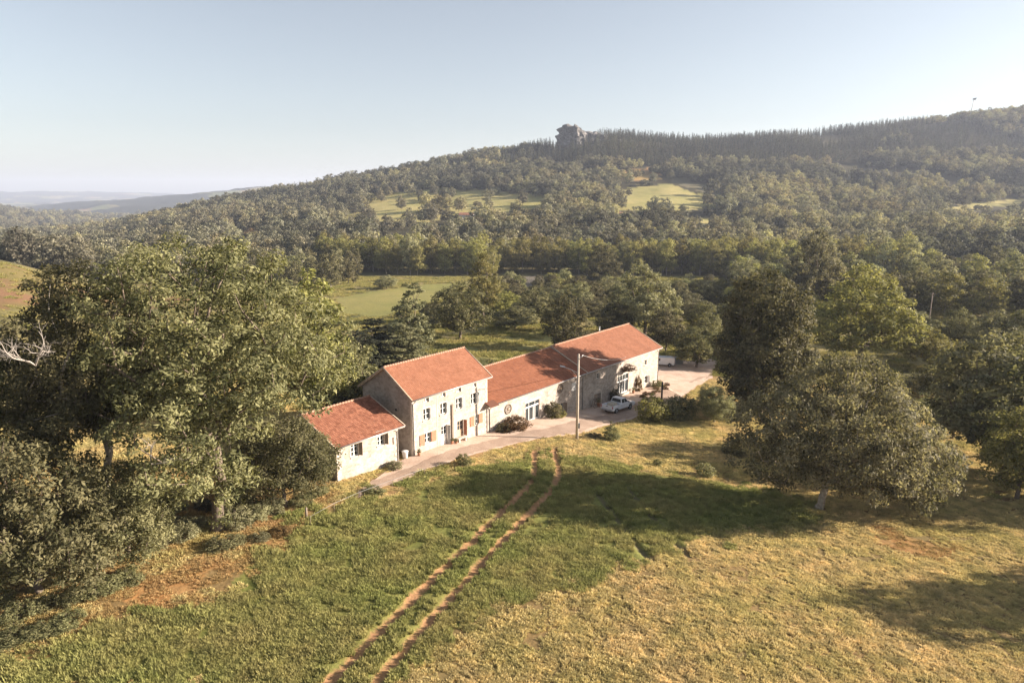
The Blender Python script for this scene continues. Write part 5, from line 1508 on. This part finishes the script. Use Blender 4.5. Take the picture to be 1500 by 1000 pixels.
x, y = at(963, 119); putw('shrub', T_bush[1], 3.0, x, y, 1.5, 'small green bush at the far corner of the barn', 'shrub', None, 'leaf', .6)
G = [(679, 680, 1.5, .45, 'small green bush on the lower edge of the lane', 'leaf', 1), (577, 686, 1.0, .55, 'low grey bush at the foot of the outbuilding', 'leaf_grey', 0), (1033, 697, 1.8, .55, 'thin young tree on the meadow left of the lone spreading tree', 'leaf_grey', 1),
     (963, 682, 1.0, .3, 'tiny sapling on the dry grass below the round light olive bush', 'leaf', 0), (548, 722, .9, .6, 'low green tuft of weeds beside the lane near the outbuilding', 'leaf', 1), (870, 640, .7, .6, 'low dry bush left of the cone shaped shrub', 'leaf_grey', 0),
     (1075, 665, 1.2, .8, 'low dark bush under the left edge of the lone spreading tree', 'leaf_dark', 1), (410, 782, .8, .5, 'small brown bush on the bare bank under the huge tree', 'leaf_rust', 0)]
for px, py, H, sx, lab, mt, m in G:
    x, y = W([(px, py)])[0]; putw('shrub', T_bush[m], 3.0, x, y, H, lab, 'shrub', None, mt, sx)
rg = np.random.default_rng(5)
for px, py in [(30, 905), (70, 890), (110, 880), (15, 940), (60, 930), (150, 868), (100, 915), (0, 885), (185, 850)]:
    x, y = W([(px, py)])[0]; putw('shrub', T_bush[rg.integers(2)], 3.0, x, y, rg.uniform(.9, 1.5), 'low green bramble in the thicket at the lower left corner', 'shrub', 'brambles at the lower left', 'leaf', rg.uniform(.5, .75))
for px, py in [(262, 772), (330, 800), (380, 790), (235, 800), (440, 740), (465, 725), (470, 700), (215, 760), (250, 745), (290, 770), (345, 770), (375, 760), (400, 750), (300, 745), (270, 790), (350, 740)]:
    x, y = W([(px, py)])[0]; putw('shrub', T_bush[rg.integers(2)], 3.0, x, y, rg.uniform(.8, 2.2), 'low undergrowth shrub in the shade under the huge tree', 'shrub', 'undergrowth below the huge tree', ['leaf', 'leaf_dark', 'leaf_grey'][rg.integers(3)], rg.uniform(.45, .85))
for s in np.linspace(49.5, 60, 9):
    x, y = fw(s, -2.0 - rg.uniform(0, 1.2)); putw('bedding_plant', T_bush[rg.integers(2)], 3.0, x, y, rg.uniform(.5, .9), 'low pinkish plant in the flower bed along the far end of the barn', 'plant', 'flower bed plants', 'leaf_rust', rg.uniform(.22, .36))
for i in range(120):        # hedge scrub behind the barn, and shrubs in the rough beyond
    px = rg.uniform(600, 1150) if i % 4 == 0 else rg.uniform(715, 1150); D = rg.uniform(205, 345) if px > 705 else rg.uniform(198, 215)
    x, y = at(px, D); putw('shrub', T_bush[i % 2], 3.0, x, y, rg.uniform(3, 7), 'shrub in the hedge line across the middle of the valley', 'shrub', 'hedge shrubs', ['leaf', 'leaf_dark', 'leaf_yellow', 'leaf_grey'][rg.integers(4)], rg.uniform(1.2, 2.4))
for i in range(14):
    px = rg.uniform(700, 830); x, y = at(px, rg.uniform(121, 128)); putw('shrub', T_bush[i % 2], 3.0, x, y, rg.uniform(1.2, 2.6), 'dark shrub in the hedge directly behind the barn', 'shrub', 'hedge behind the barn', ['leaf_dark', 'leaf'][rg.integers(2)], rg.uniform(.6, .9))

# ---- woodland belts: individual trees
def far_tree(meshes, x, y, s, label, group, mats, kind='broadleaf_tree', sz=1.0, slot=1):
    me = meshes[rg.integers(len(meshes))]
    o = link(kind, me, None, (x, y, h1(x, y) - .3), (0, 0, rg.uniform(0, 6.28))); o.scale = (s, s, s * sz)
    tag(o, label, 'tree', group)
    mt = mats[rg.integers(len(mats))]
    if mt: o.material_slots[slot].link = 'OBJECT'; o.material_slots[slot].material = M[mt]
    return o
spots = []
def free(x, y, d):
    for a, b in spots:
        if (a - x) ** 2 + (b - y) ** 2 < d * d: return False
    spots.append((x, y)); return True
n = 0; tries = 0
while n < 140 and tries < 9000:        # the belt across the valley floor
    tries += 1
    px = rg.uniform(470, 1330); D = rg.uniform(378, 420) + max(0, (620 - px)) * .25
    if px > 1000: D -= (px - 1000) * .12
    if 725 < px < 855 and D < 392: continue
    x, y = at(px, D)
    if not free(x, y, 6.6): continue
    far_tree(T_belt, x, y, rg.uniform(1.15, 1.5), 'broadleaf tree in the yellow green woodland belt across the valley floor', 'woodland belt across the valley', ['leaf_belt', 'leaf_belt', 'leaf_belt', 'leaf_yellow', 'leaf_grey'], sz=rg.uniform(.85, 1.05)); n += 1
n = 0; tries = 0
while n < 90 and tries < 6000:        # wooded ground on the right
    tries += 1
    px = rg.uniform(1060, 1560); D = 205 + 150 * rg.random() ** 1.3
    if px < 1200 and D < 225: continue
    if px < 1370 and D < 205: continue
    x, y = at(px, D)
    if not free(x, y, 8.0): continue
    far_tree(T_belt, x, y, rg.uniform(1.0, 1.45), 'broadleaf tree in the mixed wood right of the light green spreading tree', 'mixed wood at the right', ['leaf', 'leaf', 'leaf_grey', 'leaf_yellow', 'leaf_dark'], sz=rg.uniform(.65, .85)); n += 1
n = 0; tries = 0
while n < 30 and tries < 4000:        # small trees along the field at the left of the valley
    tries += 1
    px = rg.uniform(330, 520); D = rg.uniform(300, 420)
    x, y = at(px, D)
    u, v = project(x, y, h1(x, y))
    if inpoly(np.array([u]), np.array([v]), [(478, 440), (720, 405), (720, 470), (490, 470)])[0]: continue
    if not free(x, y, 8.0): continue
    far_tree(T_belt, x, y, rg.uniform(.9, 1.2), 'broadleaf tree in the wood beyond the huge tree, left of the pale field', 'wood left of the pale field', ['leaf', 'leaf_grey', 'leaf_dark'], sz=rg.uniform(.8, 1.0)); n += 1

# ---- the forest on the hillside: more trees than anyone could count
PTS = []; RZ = []; SC = []; IX = []
cand = 46000
az = rg.uniform(math.radians(-47), math.radians(46), cand); Dd = np.sqrt(rg.uniform(350 ** 2, 1620 ** 2, cand))
X = np.tan(az) * Dd; Y = Dd
far2 = 9000
az2 = rg.uniform(math.radians(-47), math.radians(-12), far2); D2 = rg.uniform(1500, 3100, far2)
X = np.concatenate([X, np.tan(az2) * D2]); Y = np.concatenate([Y, D2])
Z = hfun(X, Y); U, Vv = project(X, Y, Z)
den = fbm(X / 90.0, Y / 90.0, 91, 3)
keep = (den > .32)
jx = U + rg.normal(0, 5, len(U)); jy = Vv + rg.normal(0, 2, len(U))
for q_, poly in enumerate(OPEN_PX):
    thin = .10 * (fbm(X / 28.0, Y / 28.0, 97, 2) > .45) if q_ == 1 else .05
    ins = inpoly(jx, jy, poly) | inpoly(jx, jy - 24, poly) | inpoly(jx, jy - 18, poly) | inpoly(jx, jy - 12, poly) | inpoly(jx, jy - 6, poly); keep &= ~(ins & (rg.random(len(U)) > thin))
for hx in HOUSES: keep &= ~((abs(U - hx[0]) < 14) & (Vv > hx[1] - 5) & (Vv < hx[1] + 9))
keep &= ~((Y < 432 - np.clip(U - 1000, 0, 500) * .12) & (U > 440))
keep &= ~((abs(U - 840) < 34) & (Y > 1262) & (Vv < 222) & (rg.random(len(U)) > .25))
keep &= ~((Y < 560) & (U < 440) & (rg.random(len(U)) > .6))
# thin to a minimum spacing on a grid
gsz = 8.6
X, Y, Z, U, Vv = X[keep], Y[keep], Z[keep], U[keep], Vv[keep]
key = (np.floor(X / gsz) * 100003 + np.floor(Y / gsz)).astype(np.int64)
_, first = np.unique(key, return_index=True)
X, Y, Z, U, Vv = X[first], Y[first], Z[first], U[first], Vv[first]
n = len(X)
con = (fbm(X / 160.0, Y / 160.0, 95, 3) + .35 * sstep(1080, 1230, Y) * sstep(600, 760, U) - .30 * (1 - sstep(700, 1000, Y)) - .15 * sstep(1150, 1400, U) * (Y > 1290)) > .66
ix = np.where(con, 3 + rg.integers(0, 2, n), rg.integers(0, 5, n))
ix = np.where(con, ix + 2, ix)
sc = np.where(con, rg.uniform(.6, 1.35, n), rg.uniform(.8, 1.75, n) * (.75 + .5 * fbm(X / 60.0, Y / 60.0, 98, 2))) * (1 + .15 * (Y > 2000))
P = np.stack([X, Y, Z - .4], 1)
# the nearest few dozen conifers of the hillside stand as trees of their own
cidx = np.where(con & (U > 300) & (U < 1520))[0]; cidx = cidx[np.argsort(Y[cidx])][:60]
for k in cidx:
    far_tree(J_spruce, X[k], Y[k], sc[k], 'dark spruce standing among the broadleaf trees of the hillside forest', 'spruces on the lower hillside', ['needle'], 'spruce_tree')
rest = np.ones(n, bool); rest[cidx] = False
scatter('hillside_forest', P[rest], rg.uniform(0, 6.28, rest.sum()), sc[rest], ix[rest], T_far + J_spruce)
hf = bpy.data.objects['hillside_forest']; hf['label'] = 'grey green forest covering the hillside and the valley beyond'
print('forest', rest.sum())

# ------------------------------------------------------------------ grass
def blade_mat(name, c1, c2, c3):
    m, t, out = nt(name)
    a = N(t, 'ShaderNodeAttribute', attribute_name='tint'); g = t.nodes.new('ShaderNodeNewGeometry').outputs['Position']
    col = mixc(t, a.outputs['Fac'], c1, c2)
    col = mixc(t, ramp(t, noise(t, g, .16, 5, .6), [(.38, (0, 0, 0)), (.66, (1, 1, 1))]), col, c3)
    col = mixc(t, 1.0, col, ramp(t, noise(t, g, .9, 4, .6), [(.3, (.6, .62, .58)), (.7, (1.28, 1.25, 1.2))]), 'MULTIPLY')
    d = t.nodes.new('ShaderNodeBsdfDiffuse'); t.links.new(col, d.inputs[0])
    tr = t.nodes.new('ShaderNodeBsdfTranslucent'); t.links.new(col, tr.inputs[0])
    mx = N(t, 'ShaderNodeMixShader'); mx.inputs[0].default_value = .35
    t.links.new(d.outputs[0], mx.inputs[1]); t.links.new(tr.outputs[0], mx.inputs[2]); t.links.new(mx.outputs[0], out.inputs[0])
    return m
M['blade'] = blade_mat('meadow_blade', (.24, .265, .085), (.37, .37, .14), (.40, .35, .15))
M['straw'] = blade_mat('dry_blade', (.59, .455, .22), (.76, .61, .34), (.56, .485, .21))
M['brown'] = blade_mat('brown_blade', (.40, .25, .115), (.58, .40, .20), (.44, .34, .145))
def patch(name, seed, tufts, blades, hmin, hmax, mat, lean, size=1.15, wid=.05):
    rg = np.random.default_rng(seed); V = []; T = []
    for _ in range(tufts):
        cx, cy = rg.uniform(-size / 2, size / 2, 2); hh = rg.uniform(hmin, hmax); tt = rg.uniform(0, 1)
        for b in range(blades):
            t = rg.uniform(0, 6.28); r0 = rg.uniform(0, .07); ln = rg.uniform(.1, 1) * lean; h_ = hh * rg.uniform(.6, 1.1)
            x0, y0 = cx + math.cos(t) * r0, cy + math.sin(t) * r0; px, py = -math.sin(t) * wid / 2, math.cos(t) * wid / 2
            x1, y1 = x0 + math.cos(t) * ln * h_, y0 + math.sin(t) * ln * h_
            V += [(x0 - px, y0 - py, -.05), (x0 + px, y0 + py, -.05), (x1 + px * .5, y1 + py * .5, h_ * .8), (x1 - px * .5 + math.cos(t) * .03, y1 - py * .5 + math.sin(t) * .03, h_)]
            T.append(np.clip(tt + rg.normal(0, .2), 0, 1))
    return np_mesh(name, np.array(V), np.arange(len(V)).reshape(-1, 4), [M[mat]], np.array(T))
PA = [patch('green_a', 1, 78, 8, .13, .33, 'blade', .85, wid=.042), patch('green_b', 2, 70, 8, .12, .30, 'blade', .95, wid=.042), patch('dry_a', 3, 80, 9, .06, .15, 'straw', 1.1, wid=.045), patch('dry_b', 4, 68, 9, .06, .17, 'straw', 1.1, wid=.045), patch('green_small', 5, 8, 8, .15, .30, 'blade', .8, size=.35), patch('brown_a', 8, 60, 8, .05, .13, 'brown', 1.2, wid=.045), patch('brown_b', 9, 44, 8, .05, .16, 'brown', 1.2, wid=.045)]
gx, gy = np.meshgrid(np.arange(-62, 90, .82), np.arange(27, 128, .82)); gx = gx.ravel(); gy = gy.ravel()
gx = gx + rg.uniform(-.4, .4, len(gx)); gy = gy + rg.uniform(-.4, .4, len(gy))
gz = hfun(gx, gy); gu, gv = project(gx, gy, gz)
ok = (gu > -60) & (gu < 1560) & (gv < 1040)
lane_poly = [tuple(p) for p in _outer] + [tuple(p) for p in _inner[::-1]]
yard_poly = [tuple(p) for p in _y1] + [tuple(p) for p in _y2[::-1]]
ok &= ~inpoly(gx, gy, lane_poly) & ~inpoly(gx, gy, yard_poly) & (dpoly(gx, gy, LANE_W) > .5)
bl = (gx - FO[0]) * FD[0] + (gy - FO[1]) * FD[1]; bn = (gx - FO[0]) * FN[0] + (gy - FO[1]) * FN[1]
ok &= ~((bl > -11.3) & (bl < 61) & (bn > -.4) & (bn < 14.2))
drut = np.minimum(dpoly(gx, gy, RUTS[0]), dpoly(gx, gy, RUTS[1]))
ok &= drut > .92
for l in FAINT: ok &= dpoly(gx, gy, l) > .62
wx = gx + rg.normal(0, .7, len(gx)); wy = gy + rg.normal(0, .7, len(gx))
isg = inpoly(wx, wy, G_POLY) | inpoly(wx, wy, G2_POLY) | inpoly(wx, wy, G3_POLY)
isg |= (rg.random(len(gx)) < .0015)
isb = np.zeros(len(gx), bool)
for b in BARE: isb |= inpoly(wx, wy, b)
isg &= ~isb
ok &= ~(isb & (rg.random(len(gx)) < .25))
isb |= (gx < -17) & (gy < 67) & (~isg) & (rg.random(len(gx)) < .8)
hole = fbm(gx / 1.7, gy / 1.7, 84, 3)
ok &= hole > .30
for gname, sel, src, lab in (('meadow_grass', ok & isg, PA[:2] + PA[4:], 'green meadow grass on both sides of the tractor ruts'), ('dry_stubble', ok & ~isg, PA[2:4] + PA[5:], 'dry golden stubble covering the lower right of the meadow')):
    n = int(sel.sum()); s_ = rg.uniform(.75, 1.25, n) * (.65 + .8 * fbm(gx[sel] / 2.2, gy[sel] / 2.2, 88, 3)); Q = np.stack([gx, gy, gz - .01], 1)[sel]; ii = rg.integers(0, 2, n)
    if gname == 'dry_stubble': ii = np.where(isb[sel], ii + 2, ii)
    if gname == 'meadow_grass':        # small tufts along the ruts
        E = []
        for l in RUTS:
            for (x1, y1), (x2, y2) in zip(l[:-1], l[1:]):
                L_ = math.hypot(x2 - x1, y2 - y1)
                for _ in range(int(L_ * 7) + 1):
                    f = rg.random(); sg = rg.choice([-1, 1]) * rg.uniform(.42, 1.05)
                    E.append((x1 + (x2 - x1) * f - (y2 - y1) / (L_ + 1e-6) * sg, y1 + (y2 - y1) * f + (x2 - x1) / (L_ + 1e-6) * sg))
        E = np.array(E); E = E[np.minimum(dpoly(E[:, 0], E[:, 1], RUTS[0]), dpoly(E[:, 0], E[:, 1], RUTS[1])) > .50]
        E = E[~inpoly(E[:, 0], E[:, 1], lane_poly)]
        Q = np.vstack([Q, np.column_stack([E, hfun(E[:, 0], E[:, 1])])]); s_ = np.concatenate([s_, rg.uniform(.7, 1.3, len(E))]); ii = np.concatenate([ii, np.full(len(E), 2)]); n = len(Q)
    o = scatter(gname, Q, rg.uniform(0, 6.28, n), s_, ii, src); o['label'] = lab
    print(gname, n)

# rougher grass beyond the buildings and on the heath at the left
M['rough'] = blade_mat('rough_blade', (.34, .29, .11), (.50, .42, .18), (.26, .26, .085))
RP = [patch('rough_a', 6, 26, 8, .2, .5, 'rough', .9, size=1.7, wid=.09), patch('rough_b', 7, 20, 8, .2, .6, 'rough', .9, size=1.7, wid=.09)]
qx, qy = np.meshgrid(np.arange(-190, 190, 1.5), np.arange(92, 370, 1.5)); qx = qx.ravel() + rg.uniform(-.7, .7, qx.size); qy = qy.ravel() + rg.uniform(-.7, .7, qy.size)
qz = hfun(qx, qy); qu, qv = project(qx, qy, qz); qr = np.hypot(qx, qy)
k = (qu > -40) & (qu < 1540) & ((qr > 122) | ((qu < 700) & (qr > 95))) & (fbm(qx / 5.0, qy / 5.0, 86, 3) > .42)
k &= ~inpoly(qx, qy, FIELD2[0]) & ~inpoly(qx, qy, SOIL[0]) & ~inpoly(qx, qy, yard_poly)
ql = (qx - FO[0]) * FD[0] + (qy - FO[1]) * FD[1]; qn = (qx - FO[0]) * FN[0] + (qy - FO[1]) * FN[1]
k &= ~((ql > -12) & (ql < 63) & (qn > -12) & (qn < 14.5)) & ~((qy < 128) & (qx > -20)) & ~((qx < -95) & (qr > 150) & (rg.random(qx.size) < .8))
n = int(k.sum()); o = scatter('rough_grass', np.stack([qx, qy, qz - .02], 1)[k], rg.uniform(0, 6.28, n), rg.uniform(.7, 1.4, n), rg.integers(0, 2, n), RP); o['label'] = 'rough dry grass on the pastures behind the buildings'
print('rough', n)

# ------------------------------------------------------------------ the air
if HAZE > 0:
    mb = MB(); mb.box(-13900, 13900, -13900, 13900, ZMIN - 3, 330)
    m, t, out = nt('haze_air')
    v = N(t, 'ShaderNodeVolumePrincipled'); v.inputs['Density'].default_value = HAZE; v.inputs['Color'].default_value = (.74, .82, 1.0, 1); v.inputs['Anisotropy'].default_value = .15
    t.links.new(v.outputs[0], out.inputs['Volume'])
    hz = mb.build('haze', m); tag(hz, 'thin pale haze lying over the valley', kind='stuff')
